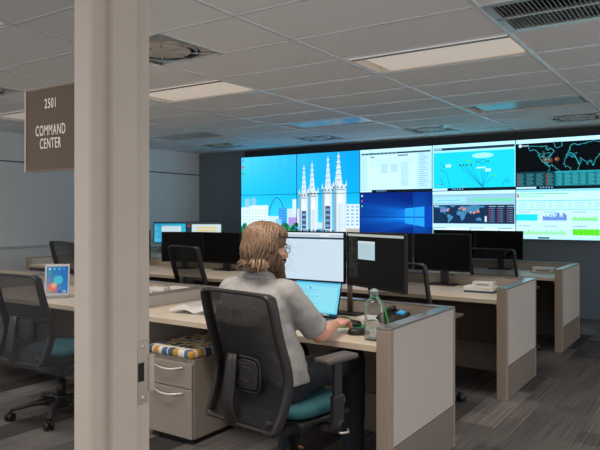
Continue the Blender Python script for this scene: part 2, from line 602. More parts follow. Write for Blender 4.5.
# slatted return grille
t = empty('return_grille', ((grille[0] + grille[1]) / 2, (grille[2] + grille[3]) / 2, CZ), 0,
          'long slatted return air grille in the ceiling at top right corner', 'ceiling vent')
hx, hy = GXS / 2 - .006, GYS / 2 - .006
b = MB()
for y0, y1 in ((-hy, -hy + .05), (hy - .05, hy), (-.012, .012)):
    b.box(-hx, hx, y0, y1, -.006, .01, .003)
for x0, x1 in ((-hx, -hx + .05), (hx - .05, hx)):
    b.box(x0, x1, -hy + .05, hy - .05, -.006, .01, .003)
b.build('grille_frame', M['vent'], t)
b = MB()
n = 46
for k in range(n):
    x = -hx + .06 + (2 * hx - .12) * k / (n - 1)
    b.prism([(x - .006, .03), (x - .003, .03), (x + .008, -.003), (x + .005, -.003)], 'y', -hy + .05, hy - .05)
b.build('slats', M['vent'], t)
b = MB(); b.box(-hx, hx, -hy, hy, .12, .13)
b.build('plenum', M['vent_dark'], t)

# ------------------------------------------------------------------ door frame, sidelight, sign
XS = -.98                                   # rabbet face plane of the jamb
Y0 = .757
prof = [(XS - .046, Y0), (XS - .004, Y0), (XS, Y0 + .004), (XS, Y0 + .042), (XS + .016, Y0 + .042), (XS + .016, Y0 + .10),
        (XS, Y0 + .10), (XS, Y0 + .146), (XS - .003, Y0 + .149), (XS - .046, Y0 + .149),
        (XS - .046, Y0 + .10), (XS - .034, Y0 + .10), (XS - .034, Y0 + .042), (XS - .046, Y0 + .042)]
b = MB(); b.prism(prof, 'z', 0, CZ - .01)
jamb = struct(b.build('door_1', M['frame_paint']))
# strike plate let into the second rabbet
sy0, sy1 = Y0 + .113, Y0 + .143
sz0, sz1 = .974, 1.102
b = MB()
b.mat(M['steel']).box(XS - .002, XS + .0018, sy0, sy1, sz0, sz1, .0006, seg=1)
lz0, lz1 = 1.36 - 154 * 1.293 / 629 - .0, 1.36 - 139 * 1.293 / 629
b.prism([(sy1 - .002, 0), (sy1 + .006, 0), (sy1 + .012, .004), (sy1 + .012, .006), (sy1 + .005, .0018), (sy1 - .002, .0018)], 'x', 0, .075,
        Matrix.Translation((XS, 0, 0)) @ Matrix(((0, 0, 1, 0), (0, 1, 0, 0), (1, 0, 0, sz0 + .022), (0, 0, 0, 1))))
st = b.build('strike_plate', parent=jamb); st['label'] = 'steel strike plate with a dark latch hole'
b = MB(); b.box(XS + .0012, XS + .0022, sy0 + .002, sy0 + .018, sz0 + .046, sz0 + .084)
b.build('latch_hole', M['dark_hole'], st)
for zz in (sz0 + .012, sz1 - .012):
    b = MB(); b.lathe([(0, 0), (.0045, 0), (.0045, .0008), (0, .0012)], 16, mtx=Matrix.Translation((XS + .0016, (sy0 + sy1) / 2, zz)) @ Matrix.Rotation(R(90), 4, 'Y'))
    b.build('screw', M['handle'], st)
b = MB(); b.box(-3.2, XS - .034, Y0 + .056, Y0 + .064, .04, CZ - .012)
struct(b.build('window_1', M['glass']))
b = MB(); b.box(-3.2, XS - .046, Y0 + .01, Y0 + .14, 0, .04)
struct(b.build('trim_3', M['frame_paint']))

def text_mesh(txt, size, sx, mat, name, parent, loc, rot):
    cu = bpy.data.curves.new(name, 'FONT')
    cu.body = txt; cu.size = size; cu.align_x = 'CENTER'; cu.align_y = 'CENTER'
    cu.extrude = .0004; cu.offset = size * .008; cu.space_character = 1.14
    cu.space_line = .9
    o = bpy.data.objects.new(name, cu); COL.objects.link(o)
    bpy.context.view_layer.update()
    me = bpy.data.meshes.new_from_object(o.evaluated_get(bpy.context.evaluated_depsgraph_get()))
    bpy.data.objects.remove(o)
    me.transform(Matrix.Diagonal((sx, 1, 1, 1)))
    me.materials.clear(); me.materials.append(mat)
    o = bpy.data.objects.new(name, me); COL.objects.link(o)
    o.parent = parent; o.location = loc; o.rotation_euler = rot
    return o
SY = Y0 + .056
def at_y(px, py, Y):
    a = (px - 300) / 629.0
    vx, vy = -.557 + a * .8302, .8305 + a * .5572
    t = Y / vy
    return Vector((vx * t, Y, 1.36 + (214 - py) * t / 629.0))
sA = at_y(26.6, 92.5, SY - .006); sB = at_y(76.0, 170, SY - .006)
zt = sA.z; zb = at_y(26.6, 171.5, SY - .006).z
sx0, sx1 = sA.x, sB.x
sign = empty('room_sign', ((sx0 + sx1) / 2, SY - .0005, (zt + zb) / 2), 0, 'brown room sign reading 2501 COMMAND CENTER on the glass beside the door frame', 'sign')
hw, hh = (sx1 - sx0) / 2, (zt - zb) / 2
b = MB(); b.box(-hw, hw, -.006, 0, -hh, hh, .0008, seg=1); b.build('sign_panel', M['sign_brown'], sign)
b = MB(); b.box(-hw - .0035, -hw, -.008, 0, -hh - .002, hh + .002)
b.build('sign_edge', M['sign_edge'], sign)
for zr in (hh - .001, -hh - .002):
    b = MB(); b.box(-hw, hw, -.0075, 0, zr, zr + .003); b.build('sign_rail', M['sign_rail'], sign)
def sign_at(px, py):
    p = at_y(px, py, SY - .0065)
    return (p.x - sign.location.x, -.0068, p.z - sign.location.z)
text_mesh('2501', .029, .66, M['sign_letter'], 'room_number', sign, sign_at(51, 103.5), (R(90), 0, 0))
text_mesh('COMMAND\nCENTER', .031, .585, M['sign_letter'], 'lettering', sign, sign_at(50.6, 137), (R(90), 0, 0))

# ------------------------------------------------------------------ pictures on screens
class Canvas:
    def __init__(s): s.items = []
    def poly(s, pts, col, layer=1):
        s.items.append(([Vector((p[0], p[1])) for p in pts], col, layer))
    def rect(s, x0, y0, x1, y1, col, layer=1):
        s.poly([(x0, y0), (x1, y0), (x1, y1), (x0, y1)], col, layer)
    def grad(s, x0, y0, x1, y1, ctl, ctr, cbl, cbr, layer=0, n=10):
        def mix(a, b, t): return tuple(a[i] * (1 - t) + b[i] * t for i in range(3))
        for i in range(n):
            for j in range(n):
                u, v = (i + .5) / n, (j + .5) / n
                s.rect(x0 + (x1 - x0) * i / n, y0 + (y1 - y0) * j / n, x0 + (x1 - x0) * (i + 1) / n, y0 + (y1 - y0) * (j + 1) / n,
                       mix(mix(ctl, ctr, u), mix(cbl, cbr, u), v), layer)
    def line(s, pts, wdt, col, layer=2, asp=1.78):
        for a, b in zip(pts, pts[1:]):
            d = Vector(((b[0] - a[0]) * asp, b[1] - a[1]))
            if d.length < 1e-6: continue
            d.normalize(); nrm = Vector((-d.y / asp, d.x)) * wdt / 2
            s.poly([(a[0] + nrm.x, a[1] + nrm.y), (b[0] + nrm.x, b[1] + nrm.y), (b[0] - nrm.x, b[1] - nrm.y), (a[0] - nrm.x, a[1] - nrm.y)], col, layer)
    def disc(s, x, y, r, col, layer=3, n=12, asp=1.78, sx=1.0):
        s.poly([(x + r * sx * math.cos(2 * PI * k / n) / asp, y + r * math.sin(2 * PI * k / n)) for k in range(n)], col, layer)
def clip(pts, x0, y0, x1, y1):
    for ax, val, sgn in ((0, x0, 1), (0, x1, -1), (1, y0, 1), (1, y1, -1)):
        out = []
        for i in range(len(pts)):
            a, b = pts[i - 1], pts[i]
            da, db = (a[ax] - val) * sgn, (b[ax] - val) * sgn
            if (da >= 0) != (db >= 0):
                t = da / (da - db); out.append(a + (b - a) * t)
            if db >= 0: out.append(b)
        pts = out
        if len(pts) < 3: return []
    return pts
def screen_mesh(canvas, c, r, w, h, name, parent, y=0.0, loc=None, rot=None, mat='monitor'):
    """picture tile (c, r) of a canvas as one mesh, facing -Y, centred on x, z from 0 to h"""
    bm = bmesh.new()
    cl = bm.loops.layers.float_color.new('Col')
    for pts, col, layer in canvas.items:
        q = clip(pts, c, r, c + 1, r + 1)
        if len(q) < 3: continue
        vs = [bm.verts.new(((p.x - c - .5) * w, y - .00022 * layer, (1 - (p.y - r)) * h)) for p in q]
        tris = geometry.tessellate_polygon([[Vector((p.x, p.y, 0)) for p in q]])
        for tri in tris:
            try: fc = bm.faces.new([vs[i] for i in tri])
            except ValueError: continue
            if fc.normal is not None:
                fc.normal_update()
                if fc.normal.y > 0: fc.normal_flip()
            for l in fc.loops: l[cl] = (lin(col[0]) * (.74 if mat == 'display' else 1), lin(col[1]) * (.92 if mat == 'display' else 1), lin(col[2]), 1)
    me = bpy.data.meshes.new(name); bm.to_mesh(me); bm.free()
    me.materials.append(M[mat])
    o = bpy.data.objects.new(name, me); COL.objects.link(o); o.parent = parent
    if loc: o.location = loc
    if rot: o.rotation_euler = rot
    return o

# rough coast lines, (lon, lat)
LANDS = [
 [(-168, 66), (-156, 71), (-128, 70), (-110, 68), (-95, 68), (-84, 67), (-94, 60), (-82, 55), (-79, 62), (-66, 59), (-56, 52), (-66, 45), (-74, 40), (-81, 31), (-80, 25), (-83, 30), (-95, 29), (-97, 21), (-88, 21), (-84, 11), (-78, 8), (-95, 16), (-106, 22), (-115, 31), (-124, 40), (-124, 48), (-135, 58), (-152, 59), (-162, 56)],
 [(-78, 8), (-70, 12), (-60, 9), (-50, 0), (-35, -6), (-39, -15), (-48, -26), (-58, -36), (-66, -46), (-69, -53), (-74, -48), (-72, -30), (-70, -18), (-80, -6)],
 [(-17, 15), (-10, 30), (-5, 36), (10, 37), (20, 32), (32, 31), (43, 12), (51, 12), (41, -4), (40, -16), (32, -28), (19, -35), (13, -20), (9, 2), (-8, 5)],
 [(-9, 37), (-2, 44), (4, 52), (10, 58), (6, 60), (15, 69), (28, 71), (40, 67), (60, 69), (80, 73), (105, 77), (140, 73), (178, 68), (162, 58), (142, 58), (135, 46), (128, 38), (121, 31), (108, 20), (105, 10), (100, 6), (95, 17), (88, 22), (79, 8), (73, 20), (58, 25), (48, 30), (56, 18), (44, 13), (35, 30), (28, 38), (20, 38), (13, 45), (5, 43)],
 [(114, -22), (130, -12), (142, -11), (153, -26), (148, -38), (136, -34), (116, -34)],
 [(-45, 60), (-22, 70), (-30, 82), (-60, 81), (-54, 68)],
]
def mapxy(lon, lat, x0, y0, x1, y1, l0=-170, l1=180, t=78, b=-56):
    return (x0 + (x1 - x0) * (lon - l0) / (l1 - l0), y0 + (y1 - y0) * (t - lat) / (t - b))

# wall picture spanning a 2x2 block: blue sky, skyline, arch, cathedral spires
A = Canvas()
A.grad(0, 0, 2, 1, (90, 204, 240), (10, 152, 214), (36, 190, 236), (12, 166, 222), 0, 12)
A.grad(0, 1, 2, 2, (36, 192, 236), (14, 170, 224), (90, 214, 240), (70, 196, 230), 0, 8)
for k, cc in enumerate(((90, 150, 220), (220, 60, 60), (60, 180, 90))):
    A.rect(.015, .05 + k * .18, .055, .11 + k * .18, cc, 2)
A.rect(.07, 1.09, .16, 1.5, (150, 196, 224), 2); A.rect(.19, 1.07, .28, 1.5, (140, 190, 222), 2)
A.rect(0, 1.32, .16, 1.8, (226, 236, 246), 3); A.rect(.16, 1.27, .50, 1.8, (236, 242, 250), 3)
for i in range(8):
    for j in range(5):
        A.rect(.03 + i * .058, 1.40 + j * .075, .058 + i * .058, 1.43 + j * .075, (168, 190, 222), 4)
arch = []
for k in range(25):
    u = -1 + 2 * k / 24
    arch.append((.655 + .155 * u, 1.08 + .55 * (math.cosh(2.0 * u) - 1) / (math.cosh(2.0) - 1)))
A.line(arch, .022, (40, 92, 148), 2)
A.rect(.69, 1.34, .82, 1.8, (46, 132, 200), 3)
for k in range(5): A.rect(.70, 1.36 + k * .07, .81, 1.385 + k * .07, (92, 176, 226), 4)
A.rect(.50, 1.55, .69, 1.8, (208, 220, 240), 3); A.rect(.64, 1.62, .74, 1.8, (150, 190, 226), 4)
A.rect(.84, 1.36, 1.04, 1.8, (214, 214, 238), 3); A.rect(.86, 1.58, 1.0, 1.8, (180, 140, 200), 4); A.rect(.93, 1.12, 1.0, 1.5, (220, 232, 244), 3)
A.rect(1.28, 1.7, 1.46, 1.85, (208, 218, 236), 3)
A.rect(1.78, 1.26, 2.0, 1.85, (226, 230, 242), 3)
for i in range(3):
    for j in range(6): A.rect(1.80 + i * .07, 1.30 + j * .085, 1.84 + i * .07, 1.345 + j * .085, (150, 170, 206), 4)
for i in range(60):
    x = random.uniform(0, 1.0)
    A.disc(x, random.uniform(1.76, 1.98), random.uniform(.03, .075), random.choice(((44, 120, 72), (34, 98, 66), (60, 146, 88), (26, 82, 58))), 5 + i % 3)
A.rect(0, 1.84, 1.0, 2.0, (30, 92, 62), 4)
A.rect(1.0, 1.88, 1.8, 2.0, (40, 84, 116), 4); A.rect(1.78, 1.84, 2.0, 2.0, (196, 168, 150), 5)
def spire(xa, top, x0, x1, base, shade):
    wt = (x1 - x0)
    lt, dk, wd = (222, 220, 216), (150, 160, 176), (62, 80, 112)
    A.poly([(xa, top), (xa + wt * .30, base), (xa - wt * .30, base)], lt, 6)
    A.poly([(xa, top), (xa, base), (xa - wt * .30, base)], (208, 212, 218), 7)
    for k in range(1, 6):
        y = top + (base - top) * k / 6.2
        hw_ = wt * .10 + wt * .24 * k / 6.2
        A.poly([(xa - hw_, y), (xa, y - .035), (xa + hw_, y), (xa + hw_ * .6, y + .035), (xa - hw_ * .6, y + .035)], lt if k % 2 else (222, 222, 224), 8)
        A.rect(xa - hw_ * .6, y + .03, xa + hw_ * .6, y + .05, dk, 9)
    A.rect(x0, base, x1, 2.0, lt, 6)
    A.rect(x0, base, x0 + wt * .22, 2.0, dk, 7)
    A.rect(x1 - wt * .12, base, x1, 2.0, (212, 214, 220), 7)
    for xx in (x0, x1, x0 + wt * .33, x0 + wt * .66):
        A.poly([(xx - .014, base + .05), (xx, base - .12), (xx + .014, base + .05)], lt, 8)
        A.rect(xx - .012, base + .04, xx + .012, base + .075, wd, 9)
    A.poly([(x0 + wt * .25, base + .42), (x0 + wt * .5, base + .16), (x0 + wt * .78, base + .42)], (246, 244, 240), 8)
    A.rect(x0 + wt * .18, base + .10, x0 + wt * .9, base + .13, dk, 8)
    if shade:
        A.rect(x0 + wt * .30, base + .44, x0 + wt * .82, 1.86, wd, 9)
        for k in range(5): A.rect(x0 + wt * .36, base + .50 + k * .13, x0 + wt * .76, base + .56 + k * .13, (120, 156, 190), 10)
    else:
        A.rect(x0 + wt * .42, base + .46, x0 + wt * .52, 1.9, (200, 204, 212), 9)
        A.rect(x0 + wt * .62, base + .46, x0 + wt * .68, 1.9, (206, 208, 214), 9)
spire(1.117, .24, 1.04, 1.18, .98, True)
spire(1.252, .17, 1.195, 1.35, .94, False)
spire(1.51, .05, 1.42, 1.575, .86, True)
spire(1.676, -.02, 1.60, 1.795, .80, False)
for k in range(9): A.rect(1.02 + k * .06, 1.88, 1.05 + k * .06, 2.0, (24, 40, 64) if k % 2 else (90, 130, 160), 10)

# document page
Dc = Canvas()
Dc.rect(0, 0, 1, 1, (190, 222, 232), 0)
Dc.rect(0, .0, 1, .07, (206, 236, 246), 1); Dc.rect(.02, .09, .98, .125, (38, 52, 62), 2); Dc.rect(.14, .07, .20, .09, (120, 190, 230), 2)
for k in range(9): Dc.rect(.06 + k * .055, .10, .085 + k * .055, .115, (150, 170, 180), 3)
Dc.rect(.10, .15, .80, .94, (212, 234, 240), 1); Dc.rect(.54, .16, .68, .185, (70, 90, 100), 3); Dc.rect(.15, .17, .21, .195, (90, 110, 120), 3)
for k in range(4): Dc.rect(.14, .23 + k * .045, .76, .238 + k * .045, (156, 190, 204), 3)
for cx in (.30, .44):
    for k in range(8): Dc.rect(cx, .36 + k * .026, cx + .10, .372 + k * .026, (150, 186, 204), 3)
for k in range(22): Dc.rect(.58, .34 + k * .025, .68 + .01 * (k % 3), .35 + k * .025, (146, 184, 204), 3)
for k in range(17): Dc.rect(.83, .16 + k * .044, .90 + .05 * ((k * 7) % 3) / 2, .172 + k * .044, (136, 174, 192), 3)
for k in range(12): Dc.rect(.03, .20 + k * .05, .075, .21 + k * .05, (186, 216, 228), 3)
Dc.rect(0, .945, 1, 1, (18, 24, 32), 4); Dc.rect(0, .95, .17, .995, (220, 236, 240), 5)
for k in range(5): Dc.rect(.24 + k * .03, .955, .255 + k * .03, .985, (120, 160, 200), 5)

# dark blue desktop with beams from a bright pane
Wn = Canvas()
Wn.grad(0, 0, 1, 1, (4, 44, 132), (8, 70, 176), (3, 28, 94), (6, 60, 158), 0, 12)
wx0, wx1, wy0, wy1 = .74, .90, .33, .78
Wn.items.clear()
for i in range(40):
    for j in range(24):
        u, v = (i + .5) / 40, (j + .5) / 24
        dx = wx0 - u
        if dx > 0:
            hh_ = .20 + .42 * dx
            q = math.exp(-1.3 * ((v - .55) / hh_) ** 2) * math.exp(-1.9 * dx) * (1 + .18 * math.sin(((v - .55) / hh_) * 9))
        else:
            q = .35 * math.exp(-7 * max(0, u - wx1)) * math.exp(-3 * (v - .55) ** 2)
        q = max(0, min(1, q))
        Wn.rect(i / 40, j / 24, (i + 1) / 40, (j + 1) / 24, tuple(c0_ + (c1_ - c0_) * q for c0_, c1_ in zip((4, 34, 112), (26, 150, 246))), 0)
Wn.poly([(wx0 - .10, .37), (wx1, wy0), (wx1, wy1), (wx0 - .10, .70)], (40, 156, 238), 6)
Wn.rect(0, .555, wx1, .575, (4, 36, 110), 7); Wn.rect(wx0 + .02, wy0, wx0 + .03, wy1, (20, 120, 220), 7)
Wn.rect(wx1, wy0, 1, wy1, (6, 64, 166), 6)
for k, cc in enumerate(((200, 210, 220), (210, 70, 60), (90, 190, 110))): Wn.rect(.015, .05 + k * .12, .04, .09 + k * .12, cc, 7)

# network diagram
Nt = Canvas()
Nt.rect(0, 0, 1, 1, (28, 206, 232), 0); Nt.rect(0, 0, 1, .07, (196, 240, 250), 2); Nt.rect(0, .07, 1, .125, (36, 52, 66), 2); Nt.rect(0, .125, 1, .17, (170, 232, 244), 2); Nt.rect(.01, .08, .12, .115, (150, 190, 210), 3)
Nt.rect(0, 0, .012, 1, (196, 240, 250), 3); Nt.rect(.988, 0, 1, 1, (150, 220, 236), 3)
Nt.disc(.62, .27, .055, (170, 240, 248), 3, 20, 1.78, 4.2)
for x in (.35, .39, .43, .48): Nt.line([(x, .47), (.62, .94)], .007, (10, 92, 116), 3)
for x, y in ((.61, .55), (.65, .55), (.69, .60), (.75, .70)): Nt.line([(x, y), (.62, .94)], .007, (10, 92, 116), 3)
for x in (.35, .39, .43, .48): Nt.rect(x - .012, .44, x + .012, .475, (24, 120, 86), 4)
Nt.rect(.42, .35, .48, .385, (60, 220, 110), 4); Nt.disc(.62, .40, .05, (20, 150, 172), 4, 16, 1.78, 1.5); Nt.disc(.62, .40, .04, (30, 200, 224), 5, 16, 1.78, 1.5)
for x in (.555, .685): Nt.disc(x, .40, .018, (20, 110, 70), 5)
for x, y in ((.58, .53), (.62, .53), (.68, .57), (.68, .60), (.20, .45), (.20, .48)): Nt.rect(x - .03, y - .018, x + .035, y + .012, (196, 244, 250), 4)
Nt.rect(.72, .69, .78, .715, (60, 220, 120), 4)
for p in ([(.10, .40), (.16, .50)], [(.09, .52), (.16, .60)], [(.18, .60), (.22, .92)], [(.09, .70), (.14, .86)], [(.85, .92), (.90, .75)], [(.06, .86), (.16, .86)]): Nt.line(p, .008, (14, 104, 132), 3)
Nt.rect(.38, .915, .41, .935, (230, 110, 60), 4); Nt.rect(.07, .855, .09, .875, (220, 60, 80), 4)
Nt.disc(.91, .83, .04, (16, 140, 164), 4); Nt.disc(.91, .83, .03, (28, 200, 226), 5)
Nt.rect(0, .945, 1, 1, (12, 24, 34), 5); Nt.rect(0, .95, .19, .995, (214, 240, 246), 6)
for k in range(5): Nt.rect(.25 + k * .03, .955, .265 + k * .03, .985, (130, 170, 200), 6)

# world map dashboard
Mp = Canvas()
Mp.rect(0, 0, 1, 1, (158, 194, 210), 0); Mp.rect(0, 0, 1, .07, (206, 236, 246), 1); Mp.rect(0, .07, 1, .10, (150, 186, 206), 2)
Mp.rect(.48, .17, .97, .23, (122, 214, 168), 2); Mp.rect(.02, .13, .42, .25, (166, 216, 236), 2); Mp.rect(.06, .19, .35, .205, (90, 190, 210), 3)
Mp.rect(.01, .30, .985, .70, (22, 46, 74), 2); Mp.rect(.02, .31, .08, .335, (180, 210, 224), 4)
for L in LANDS: Mp.poly([mapxy(a, b_, .02, .30, .66, .70) for a, b_ in L], (70, 128, 164), 3)
for i in range(46):
    lon, lat = random.choice(((-120, 38), (-118, 36), (-90, 40), (-78, 40), (-75, 42), (-100, 44), (10, 50), (25, 52), (38, 54), (120, 30), (128, 36), (105, 22), (138, 36), (28, 44), (80, 20)))
    q = mapxy(lon + random.uniform(-7, 7), lat + random.uniform(-7, 7), .02, .30, .66, .70)
    Mp.disc(q[0], q[1], random.uniform(.008, .020), random.choice(((240, 70, 60), (250, 150, 50), (60, 130, 250), (240, 90, 90), (250, 190, 60))), 4, 8)
for cx in (.70, .80, .91):
    Mp.rect(cx - .005, .33, cx + .075, .345, (150, 176, 196), 4)
    for k in range(7):
        Mp.rect(cx - .005, .37 + k * .045, cx + .007, .39 + k * .045, (214, 60, 70), 4)
        Mp.rect(cx + .014, .372 + k * .045, cx + .06, .387 + k * .045, (110, 132, 156), 4)
Mp.rect(.645, .54, .67, .66, (200, 220, 230), 4)
Mp.rect(0, .70, 1, .79, (200, 226, 238), 2); Mp.rect(.02, .79, .46, 1, (236, 246, 250), 2); Mp.rect(.48, .79, .80, 1, (236, 246, 250), 2); Mp.rect(.81, .79, 1, 1, (236, 246, 250), 2)
for a in (.02, .48, .81): Mp.rect(a, .79, a + .16, .80, (50, 60, 70), 3)
for cx in (.08, .55):
    Mp.disc(cx, .92, .075, (60, 130, 200), 3, 16); Mp.poly([(cx, .92), (cx + .03, .865), (cx + .042, .92)], (220, 60, 60), 4); Mp.disc(cx, .92, .035, (236, 246, 250), 5)
for k in range(5): Mp.rect(.18, .86 + k * .025, .40, .868 + k * .025, (170, 190, 204), 3); Mp.rect(.64, .86 + k * .025, .77, .868 + k * .025, (170, 190, 204), 3)

# black traffic map
Bk = Canvas()
Bk.rect(0, 0, 1, 1, (5, 9, 14), 0); Bk.rect(0, 0, 1, .08, (206, 240, 248), 1); Bk.disc(.045, .125, .035, (210, 230, 238), 3); Bk.rect(.07, .115, .14, .14, (160, 180, 190), 3)
for L in LANDS:
    q = [mapxy(a, b_, .13, .09, 1.0, .98) for a, b_ in L]
    # a little wander makes the coast look drawn
    qq = []
    for a, b_ in zip(q, q[1:] + q[:1]):
        for k in range(6):
            t = k / 6
            qq.append((a[0] + (b_[0] - a[0]) * t + random.uniform(-.008, .008), a[1] + (b_[1] - a[1]) * t + random.uniform(-.014, .014)))
    Bk.line(qq + qq[:1], .0075, (58, 170, 176), 3)
for k in range(26):
    lon = random.choice((-110, -90, -80, -100, 20, 30)); lat = random.uniform(36, 50)
    q = mapxy(lon + random.uniform(-8, 8), lat, .13, .09, 1.0, .98)
    Bk.line([q, (q[0] + random.uniform(-.04, .04), q[1] + random.uniform(-.04, .05))], .006, (60, 150, 156), 2)
for x, y, r_ in ((.31, .42, .05), (.37, .44, .05), (.44, .42, .05), (.34, .47, .03)): Bk.disc(x, y, r_ * .9, (112, 62, 44), 1, 14)
for x, y in ((.32, .42), (.43, .42)): Bk.disc(x, y, .02, (186, 110, 84), 2, 10)
Bk.rect(0, .66, .42, .955, (14, 62, 70), 4); Bk.rect(.42, .66, 1, .955, (24, 110, 118), 4); Bk.rect(.42, .66, 1, .70, (40, 150, 156), 5)
for j in range(9):
    for i in range(4): Bk.rect(.01 + i * .105, .70 + j * .027, .07 + i * .105 + .01 * ((i + j) % 3), .712 + j * .027, (70, 130, 134), 5)
    Bk.rect(.02, .70 + j * .027, .034, .712 + j * .027, (190, 60, 60), 6); Bk.rect(.325, .70 + j * .027, .34, .712 + j * .027, (190, 60, 60), 6)
    for i in range(7): Bk.rect(.44 + i * .08, .72 + j * .025, .49 + i * .08 + .01 * ((i * j) % 3), .73 + j * .025, (74, 170, 172), 6)
for k in range(1, 8): Bk.rect(.42 + k * .08, .66, .424 + k * .08, .955, (14, 74, 82), 6)
Bk.rect(0, .955, 1, 1, (10, 16, 22), 7); Bk.rect(0, .96, .22, .995, (206, 232, 238), 8)
for k in range(5): Bk.rect(.26 + k * .03, .962, .275 + k * .03, .99, (130, 170, 200), 8)

# white dashboard with green bar charts
Gr = Canvas()
Gr.rect(0, 0, 1, 1, (206, 232, 236), 0); Gr.rect(0, 0, 1, .05, (150, 214, 234), 1); Gr.rect(0, .08, .55, .10, (120, 214, 150), 2); Gr.rect(.01, .13, .30, .145, (120, 220, 140), 2); Gr.rect(.01, .10, .03, .16, (220, 80, 90), 3)
Gr.rect(0, .22, 1, .235, (90, 206, 226), 2); Gr.rect(0, .40, 1, .415, (120, 216, 232), 2)
for c_ in range(5):
    for k in range(4):
        Gr.rect(.02 + c_ * .20, .26 + k * .032, .12 + c_ * .20, .27 + k * .032, (150, 200, 214), 2)
        Gr.rect(.155 + c_ * .20, .26 + k * .032, .19 + c_ * .20, .27 + k * .032, (110, 224, 110), 2)
Gr.rect(.0, .50, .235, .63, (30, 214, 226), 2)
for x0, yb_, cc, hh_ in ((.29, .62, (86, 110, 196), .16), (.60, .62, (122, 224, 70), .09), (.93, .62, (122, 224, 70), .18), (.29, .90, (150, 224, 150), .10), (.08, .90, (150, 226, 130), .09)):
    for k in range(24):
        hgt = hh_ * random.uniform(.35, 1)
        Gr.rect(x0 + k * .0105, yb_ - hgt, x0 + .009 + k * .0105, yb_, cc, 3)
    Gr.rect(x0, yb_ + .01, x0 + .25, yb_ + .016, (130, 150, 170), 3)
Gr.rect(.60, .79, .87, .91, (96, 214, 34), 3); Gr.rect(.93, .79, 1, .91, (96, 214, 34), 3)
for k in range(1, 5): Gr.rect(.60 + k * .054, .79, .603 + k * .054, .91, (150, 234, 90), 4)
for x0 in (.02, .30, .60, .93):
    for yy in (.45, .73): Gr.rect(x0, yy, x0 + .14, yy + .012, (130, 150, 166), 2)
Gr.rect(0, .95, 1, 1, (190, 232, 240), 4); Gr.rect(.24, .955, .36, .99, (60, 90, 110), 5)

# ------------------------------------------------------------------ video wall
PW, PH = 1.2016, .6735
VX0, VZ1 = -7.136, 2.367
YV = YB - .11
plan = {(0, 0): (A, 0, 0, 'wall screen showing plain blue sky with three desktop icons, top left'),
        (0, 1): (A, 0, 1, 'wall screen showing city skyline with a thin arch, bottom left'),
        (1, 0): (A, 1, 0, 'wall screen showing pointed tops of cathedral spires on blue sky'),
        (1, 1): (A, 1, 1, 'wall screen showing the lower bodies of the white cathedral towers'),
        (2, 0): (Dc, 0, 0, 'wall screen showing a white document page'),
        (2, 1): (Wn, 0, 0, 'wall screen showing dark blue desktop with light beams from a bright pane'),
        (3, 0): (Nt, 0, 0, 'wall screen showing a cyan network diagram'),
        (3, 1): (Mp, 0, 0, 'wall screen showing a navy world map with coloured dots and side charts'),
        (4, 0): (Bk, 0, 0, 'wall screen showing a black map with teal coastlines, top right'),
        (4, 1): (Gr, 0, 0, 'wall screen showing a white dashboard with green bar charts, bottom right')}
for (ci, ri), (cv, cc, rr, lb) in plan.items():
    z0 = VZ1 - (ri + 1) * PH
    t = empty('wall_display', (VX0 + (ci + .5) * PW, YV, z0), 0, lb, 'wall screen', 'tiled screens of the video wall')
    b = MB()
    e = .0035
    hw = PW / 2 - .0005
    b.box(-hw, hw, .004, .10, .0005, PH - .0005)
    b.box(-hw, -hw + e, -.004, .004, .0005, PH - .0005); b.box(hw - e, hw, -.004, .004, .0005, PH - .0005)
    b.box(-hw + e, hw - e, -.004, .004, .0005, e); b.box(-hw + e, hw - e, -.004, .004, PH - e, PH - .0005)
    b.build('housing', M['bezel'], t)
    screen_mesh(cv, cc, rr, PW - .008, PH - .008, 'screen', t, .003, (0, 0, .004), None, 'display')
b = MB(); b.box(VX0 - .0, XR, YB - .008, YB, VZ1 + .004, CZ - .012); b.box(VX0, VX0 + 5 * PW, YB - .008, YB, VZ1 - 2 * PH, VZ1)
struct(b.build('trim_4', M['soffit_dark']))

# ------------------------------------------------------------------ office partitions and worktops
PT = .82                                    # top of the low partitions
DT = .73                                    # worktop
XE = -1.296
rows = [(2.69, 3.565, -7.15, 'front row'), (4.62, 5.50, -7.15, 'middle row'), (6.54, 7.46, -7.75, 'back row')]
def panel_y(x0, x1, y0, y1, label, post=True, grp='low fabric partitions around the desks'):
    """partition running in depth"""
    t = empty('partition_panel', ((x0 + x1) / 2, (y0 + y1) / 2, 0), 0, label, 'partition', grp)
    hx, hy = (x1 - x0) / 2, (y1 - y0) / 2
    b = MB(); b.box(-hx, hx, -hy, -hy + .045, 0, PT - .012, .003); b.build('end_post', M['panel_trim'], t)
    b = MB(); b.box(-hx, hx, hy - .02, hy, 0, PT - .012, .003); b.build('rear_post', M['panel_trim'], t)
    b = MB(); b.box(-hx, hx, -hy, hy, PT - .012, PT, .003); b.build('top_cap', M['top_cap'], t)
    b = MB(); b.box(-hx + .004, hx - .004, -hy + .046, hy - .021, .245, PT - .013, .002); b.build('fabric', M['fabric'], t)
    b = MB(); b.box(-hx + .004, hx - .004, -hy + .046, hy - .021, 0, .240, .002); b.build('kick_panel', M['panel_kick'], t)
    return t
